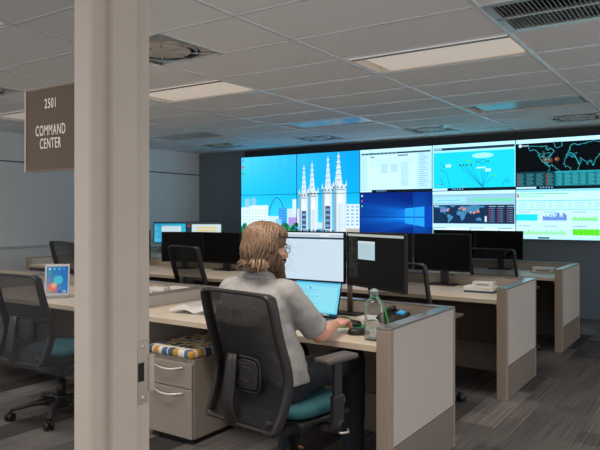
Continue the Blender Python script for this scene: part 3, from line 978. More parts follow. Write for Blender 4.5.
def panel_x(x0, x1, y0, y1, label):
    t = empty('partition_panel', ((x0 + x1) / 2, (y0 + y1) / 2, 0), 0, label, 'partition', 'low fabric partitions around the desks')
    hx, hy = (x1 - x0) / 2, (y1 - y0) / 2
    b = MB(); b.box(-hx, hx, -hy, hy, PT - .012, PT, .003); b.build('top_cap', M['top_cap'], t)
    b = MB(); b.box(-hx, hx, -hy + .004, hy - .004, DT - .035, PT - .013, .002); b.build('fabric', M['fabric_tan'], t)
    b = MB(); b.box(-hx, hx, -hy + .006, hy - .006, .245, DT - .036, .002); b.build('lower_panel', M['brown_panel'], t)
    b = MB(); b.box(-hx, hx, -hy + .004, hy - .004, 0, .240, .002); b.build('kick_panel', M['panel_kick'], t)
    for s in (-1, 1):
        b = MB(); b.box(s * hx - (.02 if s > 0 else 0), s * hx + (.02 if s < 0 else 0), -hy + .002, hy - .002, 0, PT - .012); b.build('end_post', M['panel_trim'], t)
    return t
names = [('nearest grey fabric end panel, in front of the water bottle', 'fabric back partition behind the seated man\'s monitors', 'left end panel of the front row of desks'),
         ('second grey fabric end panel from the front, beside the carpeted aisle', 'fabric back partition of the middle row of desks', 'left end panel of the middle row of desks'),
         ('farthest grey fabric end panel, nearest the screen wall', 'fabric back partition of the back row, facing the screen wall', 'left end panel of the back row of desks')]
dlab = ['pale laminate worktop the seated man works at, front row', 'pale laminate worktop of the middle row, second from the camera', 'pale laminate worktop of the back row nearest the screen wall']
PW_ = .05
def worktop(bx0, bx1, y0, y1, lb):
    cx, cy = (bx0 + bx1) / 2, (y0 + y1) / 2
    t = empty('worktop', (cx, cy, 0), 0, lb, 'desk', 'laminate worktops')
    hx = (bx1 - bx0) / 2 - .0003
    b = MB(); b.box(-hx, hx, y0 - cy + .012, y1 - PW_ - .002 - cy, DT - .03, DT, .003); b.build('top', M['desk'], t)
    b = MB(); b.box(-hx, hx, y0 - cy + .008, y0 - cy + .013, DT - .031, DT - .0005, .001); b.build('edge_band', M['desk_edge'], t)
    if bx0 < -7 and bx1 < -5:
        for xs_ in (-hx + .06, hx - .06):
            b = MB(); b.box(xs_ - .025, xs_ + .025, -.025, .025, 0, DT - .029); b.build('leg', M['panel_trim'], t)
    for xs_ in ((-hx + .03, hx - .03) if bx1 - bx0 < 3 else (-hx + .03, -hx / 3, hx / 3, hx - .03)):
        b = MB(); b.box(xs_ - .012, xs_ + .012, y0 - cy + .12, y1 - cy - PW_ - .01, DT - .07, DT - .03)
        b.build('support_bracket', M['panel_trim'], t)
for (y0, y1, xl, rn), (e_l, b_l, l_l), dl in zip(rows, names, dlab):
    panel_y(XE - .072, XE, y0, y1, e_l)
    panel_y(xl - .072, xl, y0, y1, l_l)
    panel_x(xl, XE - .072, y1 - PW_, y1, b_l)
    bays = [(xl, XE - .072, dl)]
    if rn == 'front row':
        bays = [(xl, -5.15, 'pale laminate worktop of the far left bay, front row'), (-5.10, -3.25, 'pale laminate worktop carrying the tablet, front row left bay'), (-3.20, XE - .072, dl)]
    for bx0, bx1, lb in bays:
        worktop(bx0, bx1, y0, y1, lb)
panel_y(-3.25, -3.20, 2.69, 3.513, 'short fabric divider left of the open book, front row')
panel_y(-5.15, -5.10, 2.69, 3.513, 'short fabric divider beyond the tablet, front row')

# ------------------------------------------------------------------ monitors
def blank_canvas(col=(8, 8, 9)):
    c_ = Canvas(); c_.rect(0, 0, 1, 1, col, 0); return c_
Mail = Canvas()
Mail.rect(0, 0, 1, 1, (206, 226, 242), 0); Mail.rect(0, 0, 1, .035, (232, 240, 248), 1); Mail.rect(0, .035, 1, .075, (186, 204, 220), 1); Mail.rect(0, .095, 1, .135, (44, 54, 66), 2)
Mail.rect(.66, .04, .80, .07, (230, 238, 246), 2); Mail.rect(.68, .14, .80, .17, (226, 236, 246), 2)
for k in range(16): Mail.rect(.10, .20 + k * .042, .16 + .02 * ((k * 5) % 4) + .06, .209 + k * .042, (176, 196, 214), 2)
for k in range(7): Mail.rect(.30, .24 + k * .04, .42, .248 + k * .04, (186, 206, 224), 2)
Term = Canvas()
Term.rect(0, 0, 1, 1, (9, 9, 9), 0); Term.rect(0, 0, 1, .05, (176, 184, 180), 1)
for k in range(24):
    for q in range(4):
        Term.rect(.02 + q * .045, .08 + k * .034, .02 + q * .045 + random.uniform(.01, .044), .094 + k * .034, random.choice(((60, 66, 58), (72, 78, 66), (50, 56, 50))), 1)
Term.rect(.20, .14, .51, .50, (178, 204, 212), 2); Term.rect(.20, .14, .51, .18, (206, 220, 226), 3)
for k in range(6): Term.rect(.23, .22 + k * .04, .42, .228 + k * .04, (160, 188, 198), 3)
Cy = Canvas()
Cy.grad(0, 0, 1, 1, (40, 150, 190), (40, 186, 214), (60, 170, 210), (60, 206, 226), 0, 6)
Cy.rect(0, 0, 1, .06, (24, 84, 110), 1); Cy.rect(.22, .16, .78, 1, (206, 228, 236), 1); Cy.rect(.22, .16, .78, .22, (170, 206, 222), 2)
for k in range(9): Cy.rect(.03, .14 + k * .09, .07 + .05 * (k % 3), .17 + k * .09, (120, 206, 230), 1)
for k in range(8): Cy.rect(.27, .30 + k * .07, .68, .32 + k * .07, (176, 206, 220), 2)
Yl = Canvas()
Yl.rect(0, 0, 1, 1, (206, 226, 232), 0); Yl.rect(0, 0, 1, .10, (60, 70, 78), 1); Yl.rect(0, .10, .16, 1, (36, 60, 78), 1); Yl.rect(.04, .14, .10, .22, (214, 60, 60), 2)
for k in range(5): Yl.rect(.30, .22 + k * .15, .86, .30 + k * .15, (230, 206, 120), 2)
Lp = Canvas()
Lp.rect(0, 0, 1, 1, (112, 214, 240), 0); Lp.rect(0, 0, 1, .04, (64, 176, 226), 1); Lp.rect(0, .04, 1, .11, (130, 214, 240), 1); Lp.rect(.05, .13, .95, .88, (142, 226, 244), 1)
for k in range(12): Lp.rect(.10, .18 + k * .052, .25 + .10 * ((k * 3) % 4), .19 + k * .052, (88, 178, 214), 2)
Lp.rect(.33, .16, .36, .22, (40, 130, 200), 3); Lp.rect(0, .93, 1, 1, (26, 60, 90), 2)
for k in range(14): Lp.rect(.18 + k * .048, .94, .21 + k * .048, .985, random.choice(((220, 90, 70), (90, 190, 230), (230, 200, 90), (200, 210, 220), (90, 200, 120))), 3)
Tb = Canvas()
Tb.grad(0, 0, 1, 1, (24, 150, 206), (22, 110, 190), (226, 150, 160), (24, 130, 210), 0, 10)
Tb.disc(.28, .78, .16, (236, 130, 110), 1, 20, .75); Tb.disc(.36, .70, .10, (250, 180, 150), 2, 20, .75); Tb.disc(.55, .50, .16, (70, 206, 226), 1, 20, .75)
for k in range(4):
    Tb.rect(.10 + k * .22, .05, .20 + k * .22, .125, random.choice(((230, 230, 236), (120, 200, 220), (90, 150, 220))), 3)
    Tb.rect(.08 + k * .24, .90, .19 + k * .24, .975, ((90, 200, 110), (220, 90, 80), (60, 80, 120), (200, 210, 220))[k], 3)
Tb.rect(.10, .19, .20, .265, (80, 190, 110), 3)

def monitor(name, loc, rz, wd, ht, bottom, label, canvas=None, stand=True, group=None, floor_z=DT, depth_back=.09):
    t = empty(name, (loc[0], loc[1], floor_z), rz, label, 'monitor', group)
    zb = bottom - floor_z
    b = MB()
    b.box(-wd / 2, wd / 2, 0, .022, zb, zb + ht, .003)
    b.box(-wd / 2 + .08, wd / 2 - .08, .02, .045, zb + .06, zb + ht - .06, .008)
    e = .009
    b.box(-wd / 2, -wd / 2 + e, -.004, .001, zb, zb + ht); b.box(wd / 2 - e, wd / 2, -.004, .001, zb, zb + ht)
    b.box(-wd / 2 + e, wd / 2 - e, -.004, .001, zb, zb + .015); b.box(-wd / 2 + e, wd / 2 - e, -.004, .001, zb + ht - e, zb + ht)
    b.build('housing', M['bezel'], t)
    if canvas:
        screen_mesh(canvas, 0, 0, wd - 2 * e, ht - e - .015, 'screen', t, -.0005, (0, 0, zb + .015))
    else:
        b = MB(); b.box(-wd / 2 + e, wd / 2 - e, -.002, .001, zb + .015, zb + ht - e); b.build('screen', M['screen_off'], t)
    b = MB(); b.lathe([(0, 0), (.003, 0), (.003, .001), (0, .001)], 10, mtx=Matrix.Translation((wd / 2 - .03, -.004, zb + .0075)) @ Matrix.Rotation(R(90), 4, 'X'))
    b.build('power_button', M['grey_plastic'], t)
    if stand:
        b = MB(); b.box(-.035, .035, depth_back - .03, depth_back, .012, zb + ht * .5, .006); b.box(-.035, .035, .04, depth_back - .02, zb + ht * .42, zb + ht * .58, .004)
        b.build('stand_neck', M['black_plastic'], t)
        b = MB(); b.box(-.12, .12, depth_back - .11, depth_back + .04, .0, .013, .005); b.build('stand_base', M['black_plastic'], t)
    return t
def mon_between(name, A_, B_, ht, bottom, label, canvas=None, stand=True, group=None):
    """monitor whose front face runs from plan point A (left) to B (right)"""
    A_, B_ = Vector(A_), Vector(B_); d = B_ - A_
    return monitor(name, (A_ + B_) / 2, math.atan2(d.y, d.x), d.length, ht, bottom, label, canvas, stand, group)
OFFG = 'switched-off monitors on the desk rows'
mon_between('monitor', (-2.505, 3.455), (-1.985, 3.47), .332, .915, 'lit monitor showing a pale mail page behind the man\'s head', Mail, False)
mon_between('monitor', (-1.965, 3.465), (-1.455, 3.215), .332, .915, 'angled monitor showing black terminal text and a small grey window', Term, False)
mon_between('monitor', (-2.315, 5.30), (-1.79, 5.30), .33, .857, 'switched-off monitor in the middle row, right of the terminal monitor', None, True, OFFG)
mon_between('monitor', (-2.86, 5.33), (-2.335, 5.305), .33, .857, 'switched-off middle-row monitor mostly hidden behind the terminal monitor', None, True, OFFG)
mon_between('monitor', (-5.37, 5.14), (-4.92, 5.36), .345, .81, 'switched-off black monitor above the mesh chair, left of the man\'s head', None, True, OFFG)
mon_between('monitor', (-4.90, 5.33), (-4.36, 5.33), .345, .81, 'switched-off black monitor just left of the man\'s hair', None, True, OFFG)
mon_between('monitor', (-6.33, 5.34), (-5.79, 5.34), .345, .82, 'black monitor whose edge peeks out beside the door frame post', None, True, OFFG)
mon_between('monitor', (-2.915, 7.27), (-2.38, 7.20), .32, .85, 'switched-off back-row monitor, left of the pair under the map screens', None, True, OFFG)
mon_between('monitor', (-2.375, 7.20), (-1.84, 7.20), .32, .85, 'switched-off back-row monitor, right of the pair under the map screens', None, True, OFFG)
mon_between('monitor', (-7.42, 6.93), (-6.95, 7.24), .335, .90, 'small far monitor with blue picture and white window, beside the post', Cy)
mon_between('monitor', (-6.93, 7.14), (-6.42, 7.40), .335, .905, 'small far monitor showing yellow lines on a pale page', Yl)

# twin stand for the seated man's two monitors
ts = empty('monitor_stand', (-1.965, 3.50, DT), 0, 'grey twin monitor stand holding the man\'s two monitors', 'monitor stand')
b = MB(); b.box(-.10, .10, -.10, .010, 0, .012, .004); b.build('base', M['black_plastic'], ts)
b = MB(); b.tube([(0, 0, .012), (0, 0, .42)], .0165, 14); b.build('pole', M['pole'], ts)
b = MB(); b.tube([(-.28, .03, .35), (0, .0, .35)], .013, 10); b.tube([(0, .0, .35), (.10, .04, .35), (.265, -.095, .35)], .013, 10); b.build('cross_arm', M['pole'], ts)
for x, y in ((-.28, 0.01), (.265, -.108)):
    b = MB(); b.box(x - .05, x + .05, y - .005, y + .025, .30, .40, .004); b.build('mount_plate', M['black_plastic'], ts)

# ------------------------------------------------------------------ task chairs
def chair(loc, rz, label):
    t = empty('task_chair', (loc[0], loc[1], 0), rz, label, 'chair', 'black mesh task chairs')
    half = [(0, -.342, 1.020), (.165, -.337, 1.017), (.206, -.334, 1.011), (.221, -.328, .985), (.223, -.290, .84), (.226, -.248, .71), (.228, -.240, .63), (.227, -.262, .54), (.218, -.296, .462), (.19, -.306, .442), (0, -.310, .435)]
    loop = half + [(-x, y, z) for x, y, z in reversed(half[1:-1])]
    # smooth the loop
    def sm(L, n):
        out = []
        k = len(L)
        for i in range(k):
            p0, p1, p2, p3 = (Vector(L[(i + d) % k]) for d in (-1, 0, 1, 2))
            for q in range(n):
                u = q / n
                out.append(.5 * ((2 * p1) + (p2 - p0) * u + (2 * p0 - 5 * p1 + 4 * p2 - p3) * u * u + (3 * p1 - p0 - 3 * p2 + p3) * u ** 3))
        return out
    L = sm(loop, 4)
    b = MB()
    rg = []
    kL = len(L)
    for i in range(kL):
        tn = (L[(i + 1) % kL] - L[i - 1]).normalized()
        yy = Vector((0, 1, 0)); yy = (yy - tn * yy.dot(tn)).normalized()
        nn = tn.cross(yy)
        side = min(1, max(0, (abs(L[i].x) - .14) / .06))
        hin, hdp = .0085 + .003 * side, .012 + .013 * side
        rg.append([b.bm.verts.new(L[i] - yy * (hdp * .55) + nn * (hin * math.copysign(abs(math.cos(q)) ** .6, math.cos(q))) + yy * (hdp * math.copysign(abs(math.sin(q)) ** .6, math.sin(q)))) for q in [2 * PI * e_ / 12 for e_ in range(12)]])
    for i in range(kL):
        for q in range(12):
            f_ = b.face((rg[i][q], rg[i][(q + 1) % 12], rg[(i + 1) % kL][(q + 1) % 12], rg[(i + 1) % kL][q])); f_.smooth = True
    bmesh.ops.recalc_face_normals(b.bm, faces=b.bm.faces[:])
    b.build('back_frame', M['chair_plastic'], t)
    # mesh: rows between the two sides
    b = MB()
    K = 14
    n = len(L) // 2
    rows_ = []
    for i in range(n + 1):
        p = L[i]
        rows_.append([b.bm.verts.new((p.x * (2 * j / K - 1), p.y - .028 * (1 - (2 * j / K - 1) ** 2) * math.sin(PI * i / n), p.z)) for j in range(K + 1)])
    for A_, B_ in zip(rows_, rows_[1:]):
        for j in range(K): b.face((A_[j], A_[j + 1], B_[j + 1], B_[j]))
    b.build('back_mesh', M['back_mesh'], t, smooth=True)
    b = MB()
    for k in range(4):
        s_ = 1 - k * .2
        hx_, hz_ = .085 * s_, .075 * s_
        pts = []
        for q in range(24):
            a = 2 * PI * q / 24
            ca, sa = math.cos(a), math.sin(a)
            pts.append((.012 + hx_ * math.copysign(abs(ca) ** .5, ca), -.292 - .002 * k, .655 + hz_ * math.copysign(abs(sa) ** .5, sa)))
        b.tube(pts, .0065, 6, closed=True)
    b.box(-.055, .08, -.302, -.292, .60, .71, .004)
    b.build('lumbar_pad', M['chair_plastic'], t)
    b = MB()
    b.tube([(-.075, -.305, .735), (-.075, -.315, .66), (-.075, -.335, .52), (-.06, -.325, .44), (-.03, -.20, .385), (0, -.06, .385)], [.026, .03, .032, .034, .036, .034], 10, squash=(.45, 1.25))
    b.tube([(.17, -.295, .475), (.12, -.25, .42), (.05, -.12, .385), (0, -.03, .385)], .024, 10, squash=(.6, 1.2))
    b.build('back_support', M['chair_plastic'], t)
    b = MB()
    b.rings([(.445, 0, .02, .18, .17), (.455, 0, .02, .196, .195), (.468, 0, .02, .204, .203), (.488, 0, .02, .202, .200), (.500, 0, .02, .188, .184), (.503, 0, .02, .15, .14)], 36, 4.0)
    b.build('seat', M['teal'], t)['label'] = 'teal upholstered seat'
    b = MB(); b.box(-.20, .20, -.15, .19, .415, .442, .008); b.box(-.10, .10, -.14, .12, .355, .416, .012); b.build('seat_pan', M['black_plastic'], t)
    for s_ in (-1, 1):
        b = MB()
        b.tube([(s_ * .10, .02, .40), (s_ * .22, .0, .392), (s_ * .272, .0, .40), (s_ * .285, -.005, .45)], [.024, .024, .026, .026], 10, squash=(.7, 1.3))
        b.box(s_ * .285 - .014, s_ * .285 + .014, -.04, .03, .43, .56, .006)
        b.box(s_ * .285 - .010, s_ * .285 + .010, -.03, .02, .55, .710, .004)
        ar = b.build('armrest', M['chair_plastic'], t)
        b = MB(); b.box(s_ * .278 - .045, s_ * .278 + .045, -.105, .105, .708, .734, .011, seg=3); b.build('arm_pad', M['grey_plastic'], ar)
    b = MB(); b.lathe([(.03, .13), (.03, .25), (.021, .25), (.021, .36)], 16); b.build('gas_column', M['black_plastic'], t)
    b = MB()
    b.lathe([(0, .06), (.045, .06), (.05, .10), (.042, .14), (0, .14)], 16)
    for k in range(5):
        a = 2 * PI * k / 5 + .35
        b.tube([(.03 * math.cos(a), .03 * math.sin(a), .115), (.18 * math.cos(a), .18 * math.sin(a), .10), (.315 * math.cos(a), .315 * math.sin(a), .074)], [.030, .024, .017], 8, squash=(.75, 1.1))
    b.build('base', M['chair_plastic'], t)
    for k in range(5):
        a = 2 * PI * k / 5 + .35
        m4 = Matrix.Translation((.315 * math.cos(a), .315 * math.sin(a), 0)) @ Matrix.Rotation(a + .7, 4, 'Z')
        b = MB()
        for s_ in (-.017, .017):
            b.lathe([(0, -.010), (.024, -.010), (.029, -.006), (.029, .006), (.024, .010), (0, .010)], 18, mtx=m4 @ Matrix.Translation((0, s_, .0295)) @ Matrix.Rotation(R(90), 4, 'X'))
        b.box(-.012, .020, -.009, .009, .03, .064, .004, m4)
        b.build('caster', M['black_plastic'], t)
    b = MB(); b.tube([(.10, .06, .395), (.22, .05, .375), (.255, .06, .365), (.262, .10, .362), (.235, .13, .362)], .0055, 8); b.build('lever', M['handle'], t)
    return t
c0 = chair((-1.695, 2.460), R(-10), 'black mesh task chair the seated man sits in')
for (x, y, a, lb) in ((-3.72, 2.64, 3, 'black mesh task chair seen through the sidelight beside the tablet desk'),
                      (-1.87, 4.34, -2, 'black mesh task chair behind the terminal monitor, in the middle row'),
                      (-4.20, 4.70, -10, 'black mesh task chair pulled up left of the man\'s shoulder, middle row'),
                      (-6.07, 4.68, -6, 'black mesh task chair at far left above the tablet, middle row'),
                      (-1.83, 6.44, -4, 'black mesh task chair under the back-row pair of monitors')):
    c1 = copy_tree(c0); c1.location = (x, y, 0); c1.rotation_euler.z = R(a); c1['label'] = lb
    if x < -3: c1.scale.z = 1.03 if y > 4 else .955
    for ch in c1.children:
        if ch.name.startswith('back_mesh'):
            ch.material_slots[0].link = 'OBJECT'; ch.material_slots[0].material = M['mid_mesh' if x < -3 else 'sheer_mesh']
    if y > 2.5:
        for ch in c1.children:
            if ch.name.startswith('armrest'): ch.location.z = -.09

# ------------------------------------------------------------------ pedestal with cushion
p = empty('file_pedestal', (-2.765, 2.985, 0), 0, 'beige two-drawer file pedestal with a dotted seat cushion, under the desk', 'file cabinet')
b = MB(); b.box(-.195, .195, -.265, .285, .032, .505, .005); b.build('body', M['ped'], p)
b = MB(); b.box(-.175, .175, -.245, .265, .0, .034); b.build('plinth', M['black_plastic'], p)
for z0, z1 in ((.332, .478), (.037, .327)):
    b = MB(); b.box(-.192, .192, -.285, -.264, z0, z1, .003); dr = b.build('drawer', M['ped'], p)
    hz = z1 - .028
    b = MB(); b.tube([(-.125, -.284, hz), (-.105, -.300, hz - .002), (-.05, -.312, hz - .012), (0, -.315, hz - .015), (.05, -.312, hz - .012), (.105, -.300, hz - .002), (.125, -.284, hz)], .0085, 8, squash=(1.0, .6)); b.build('handle', M['handle'], dr)
b = MB(); b.lathe([(0, 0), (.008, 0), (.008, .004), (0, .004)], 14, mtx=Matrix.Translation((.155, -.264, .4915)) @ Matrix.Rotation(R(90), 4, 'X')); b.build('lock', M['handle'], p)
b = MB(); b.box(-.198, .198, -.285, .285, .506, .552, .018, seg=4); cu = b.build('cushion', M['dots'], p, smooth=True)
cu['label'] = 'seat cushion with yellow, blue and grey dots'

# ------------------------------------------------------------------ things on the desks
# open book
def open_book(loc, rz):
    t = empty('open_book', loc, rz, 'open book lying face up on the desk left of the man', 'book')
    def leaf(sgn, z0, lift, inset):
        pr = []
        for k in range(13):
            u = k / 12
            x = sgn * (.006 + (.165 - inset) * u)
            z = z0 + lift * (math.sin(PI * min(1, u * 1.25) * .8) * .9 + .25 * (1 - u))
            pr.append((x, z))
        return pr
    for sgn, lift in ((-1, .052), (1, .056)):
        up = leaf(sgn, .006, lift, 0); lo = leaf(sgn, .002, lift * .55, .004)
        b = MB()
        for A_, B_, C_, D_ in zip(up, up[1:], lo, lo[1:]):
            b.prism([A_, B_, D_, C_], 'y', -.115, .115)
        bl = b.build('page_block', M['paper'], t)
        b = MB()
        for r_ in range(9):
            yy = .08 - r_ * .02
            for A_, B_ in zip(up[2:-2], up[3:-1]):
                b.quad([(A_[0], yy, A_[1] + .0012), (B_[0], yy, B_[1] + .0012), (B_[0], yy - .006, B_[1] + .0012), (A_[0], yy - .006, A_[1] + .0012)])
        b.build('printed_lines', M['print'], bl)
    b = MB(); b.box(-.172, .172, -.12, .12, 0, .002); b.build('cover', M['white_plastic'], t)
    return t
ob_ = open_book((-2.745, 3.01, DT), R(10)); ob_.scale = (1.12, 1.12, 1)

# laptop
lt = empty('laptop', (-2.03, 3.05, DT), R(0), 'open silver laptop with a bright cyan page on its screen', 'laptop')
b = MB(); b.box(-.165, .165, -.115, .115, .0, .016, .005); b.build('base', M['alu'], lt)
b = MB()
for r_ in range(5):
    for k in range(12): b.box(-.14 + k * .0235, -.12 + k * .0235, .06 - r_ * .02, .076 - r_ * .02, .016, .018)
b.build('keyboard', M['black_plastic'], lt)
b = MB(); b.box(-.05, .05, -.10, -.04, .0155, .0165); b.build('trackpad', M['pole'], lt)
mt = Matrix.Translation((0, .118, .014)) @ Matrix.Rotation(R(-16), 4, 'X')
b = MB(); b.box(-.165, .165, 0, .007, 0, .222, .003, mt); lid = b.build('lid', M['bezel'], lt)
so = screen_mesh(Lp, 0, 0, .318, .198, 'screen', lid, 0)
so.matrix_local = mt @ Matrix.Translation((0, -.001, .014))

# water bottle
wb = empty('water_bottle', (-1.45, 2.83, DT), 0, 'clear glass water bottle with a stopper, part full, beside the end panel', 'bottle')
b = MB(); b.lathe([(.0, .0), (.047, .0), (.051, .006), (.051, .165), (.046, .185), (.030, .202), (.022, .212), (.022, .228), (.025, .232), (.021, .234), (.018, .212), (.026, .200), (.043, .183), (.047, .165), (.047, .012), (0, .010)], 32)
b.build('glass_body', M['bottle_glass'], wb)
b = MB(); b.lathe([(0, .0105), (.0465, .0125), (.0465, .055), (0, .055)], 32); b.build('water', M['water'], wb)
b = MB(); b.lathe([(0, .222), (.017, .222), (.019, .236), (.023, .238), (.023, .246), (.012, .254), (0, .256)], 24); b.build('stopper', M['stopper'], wb)

# mouse, puck, phone, cables
def blob(name, loc, rz, sx, sy, sz, mat, label, cat):
    b = MB()
    b.rings([(0, 0, 0, sx * .92, sy * .92), (sz * .25, 0, 0, sx, sy), (sz * .6, 0, 0, sx * .92, sy * .92), (sz * .85, 0, 0, sx * .68, sy * .70), (sz, 0, 0, sx * .3, sy * .34)], 24, 2.6)
    o = b.build(name, mat, None, loc); o.rotation_euler.z = rz
    return tag(o, label, cat)
t = empty('computer_mouse', (-1.575, 2.90, DT), R(-55), 'black computer mouse beside the water bottle', 'mouse')
b = MB(); b.rings([(0, 0, 0, .030, .056), (.010, 0, 0, .033, .060), (.024, 0, -.004, .030, .053), (.034, 0, -.008, .021, .038), (.038, 0, -.01, .009, .018)], 24, 2.4); b.build('shell', M['black_plastic'], t)
b = MB(); b.lathe([(0, -.004), (.009, -.004), (.009, .004), (0, .004)], 14, mtx=Matrix.Translation((0, .030, .030)) @ Matrix.Rotation(R(90), 4, 'Y')); b.build('scroll_wheel', M['grey_plastic'], t)
t = empty('charging_pad', (-1.715, 3.085, DT), R(20), 'black rounded gadget on a green pad beyond the man\'s hand', 'gadget')
b = MB(); b.box(-.075, .075, -.055, .055, 0, .006, .003); b.build('pad', M['green'], t)['label'] = 'green pad'
b = MB(); b.rings([(.006, 0, 0, .045, .035), (.018, 0, 0, .050, .038), (.030, 0, 0, .042, .032), (.036, 0, 0, .02, .016)], 24, 2.8); b.build('puck', M['black_plastic'], t)
t = empty('desk_phone', (-1.545, 3.26, DT), R(-32), 'dark desk phone with a small blue display behind the water bottle', 'phone'); t.scale = (.72, .72, .72)
m4 = Matrix.Translation((0, 0, .044)) @ Matrix.Rotation(R(28), 4, 'X')
b = MB(); b.box(-.11, .11, -.08, .10, .0, .028, .006, m4); b.box(-.09, .09, .0, .085, 0, .012, .003); b.prism([(-.02, .0), (.09, .0), (.075, .06), (.055, .05)], 'x', -.05, .05); b.build('body', M['chair_plastic'], t)
b = MB(); b.tube([(-.085, -.085, .050), (-.085, -.05, .066), (-.085, .05, .066), (-.085, .09, .050)], [.024, .016, .016, .024], 10, mtx=m4 @ Matrix.Translation((0, 0, -.012))); b.build('handset', M['black_plastic'], t)
b = MB()
for r_ in range(4):
    for k in range(3): b.box(-.02 + k * .03, .002 + k * .03, -.07 + r_ * .022, -.054 + r_ * .022, .028, .031, 0, m4)
b.build('keypad', M['grey_plastic'], t)
Ph = Canvas(); Ph.rect(0, 0, 1, 1, (38, 140, 190), 0); Ph.rect(.06, .15, .6, .3, (130, 200, 226), 1); Ph.rect(.06, .5, .8, .62, (90, 180, 214), 1)
so = screen_mesh(Ph, 0, 0, .10, .05, 'display', t, 0); so['label'] = 'small blue display'
so.matrix_local = m4 @ Matrix.Translation((.035, .045, .0292)) @ Matrix.Rotation(R(-90), 4, 'X')
b = MB(); b.tube([(-1.70, 3.32, DT + .006), (-1.685, 3.20, DT + .02), (-1.665, 3.13, DT + .08), (-1.635, 3.10, DT + .145), (-1.60, 3.10, DT + .175), (-1.56, 3.10, DT + .17), (-1.525, 3.09, DT + .13), (-1.495, 3.08, DT + .06), (-1.48, 3.07, DT + .006)], .0042, 8)
tag(b.build('network_cable', M['green']), 'green cable looping up behind the water bottle', 'cable')
b = MB(); b.tube([(-1.90, 3.22, DT + .006), (-1.84, 3.20, DT + .006), (-1.80, 3.24, DT + .006), (-1.86, 3.29, DT + .006), (-1.92, 3.32, DT + .006)], .004, 8)
tag(b.build('usb_cable', M['green']), 'short green cable lying beside the laptop', 'cable')
b = MB(); b.tube([(-1.47, 3.20, DT + .006), (-1.43, 3.24, DT + .012), (-1.44, 3.30, DT + .03), (-1.48, 3.33, DT + .012), (-1.42, 3.36, DT + .006), (-1.41, 3.26, DT + .006)], .005, 8)
tag(b.build('power_cord', M['black_plastic']), 'coiled black cord next to the end panel top', 'cable')
b = MB(); b.box(-.17, .17, -.08, .08, 0, .006, .002)
o = b.build('paper_sheets', M['paper'], None, (-1.92, 3.30, DT)); o.rotation_euler.z = R(6)
tag(o, 'white sheet of paper under the monitor stand', 'paper')
o.location = (-1.655, 3.41, DT)

# tablet on its stand
t = empty('tablet', (-4.14, 2.90, DT), R(50), 'white tablet with a colourful home screen propped on a stand, seen through the sidelight', 'tablet')
m4 = Matrix.Translation((0, -.005, .016)) @ Matrix.Rotation(R(-17), 4, 'X')
b = MB(); b.box(-.088, .088, 0, .008, 0, .245, .006, m4); b.build('case', M['white_plastic'], t)
so = screen_mesh(Tb, 0, 0, .152, .205, 'screen', t, 0)
so.matrix_local = m4 @ Matrix.Translation((0, -.0008, .02))
b = MB(); b.box(-.07, .07, -.03, .09, 0, .008, .003); b.box(-.07, .07, -.03, -.018, .006, .022, .002); b.prism([(.05, .006), (.085, .006), (.05, .12), (.042, .12)], 'x', -.03, .03); b.build('stand', M['alu'], t)

# papers and small boxes on the rear desks
def stack(loc, rz, label, cols, n=5, wx=.17, wy=.12, hgt=.012, cat='papers'):
    t = empty('paper_stack', loc, rz, label, cat)
    z = 0
    for k in range(n):
        q = random.uniform(-.012, .012)
        b = MB(); b.box(-wx / 2 + q, wx / 2 + q, -wy / 2, wy / 2, z, z + hgt, .002); z += hgt
        b.build('booklet', cols[k % len(cols)], t)
    return t
def carton(loc, rz, wx, wy, hgt, label, name='small_carton', cat='box'):
    t = empty(name, loc, rz, label, cat)
    b = MB(); b.box(-wx / 2, wx / 2, -wy / 2, wy / 2, 0, hgt, .003); b.build('box_body', M['white_plastic'], t)
    b = MB(); b.box(-wx / 2 - .002, wx / 2 + .002, -wy / 2 - .002, wy / 2 + .002, hgt * .72, hgt * .98, .002); b.build('lid', M['paper'], t)
    b = MB(); b.box(-wx * .3, wx * .3, -wy / 2 - .0025, -wy / 2, hgt * .25, hgt * .5); b.build('label_strip', M['print'], t)
    return t
stack((-1.62, 5.05, DT), R(4), 'stack of white booklets over a blue one, on the middle-row desk', [M['blue_cover'], M['paper'], M['paper']], 3, .24, .17, .016)
carton((-1.60, 5.06, DT + .048), R(4), .16, .10, .035, 'small white carton on top of the booklet stack, middle row')
carton((-1.60, 7.12, DT), 0, .22, .10, .055, 'white carton on the back-row desk near the far end panel')
carton((-3.62, 3.44, DT), R(5), .14, .06, .065, 'white carton by the partition left of the open book, nearer the post')
carton((-3.42, 3.46, DT), R(5), .15, .05, .080, 'taller white carton left of the open book, farther from the post')

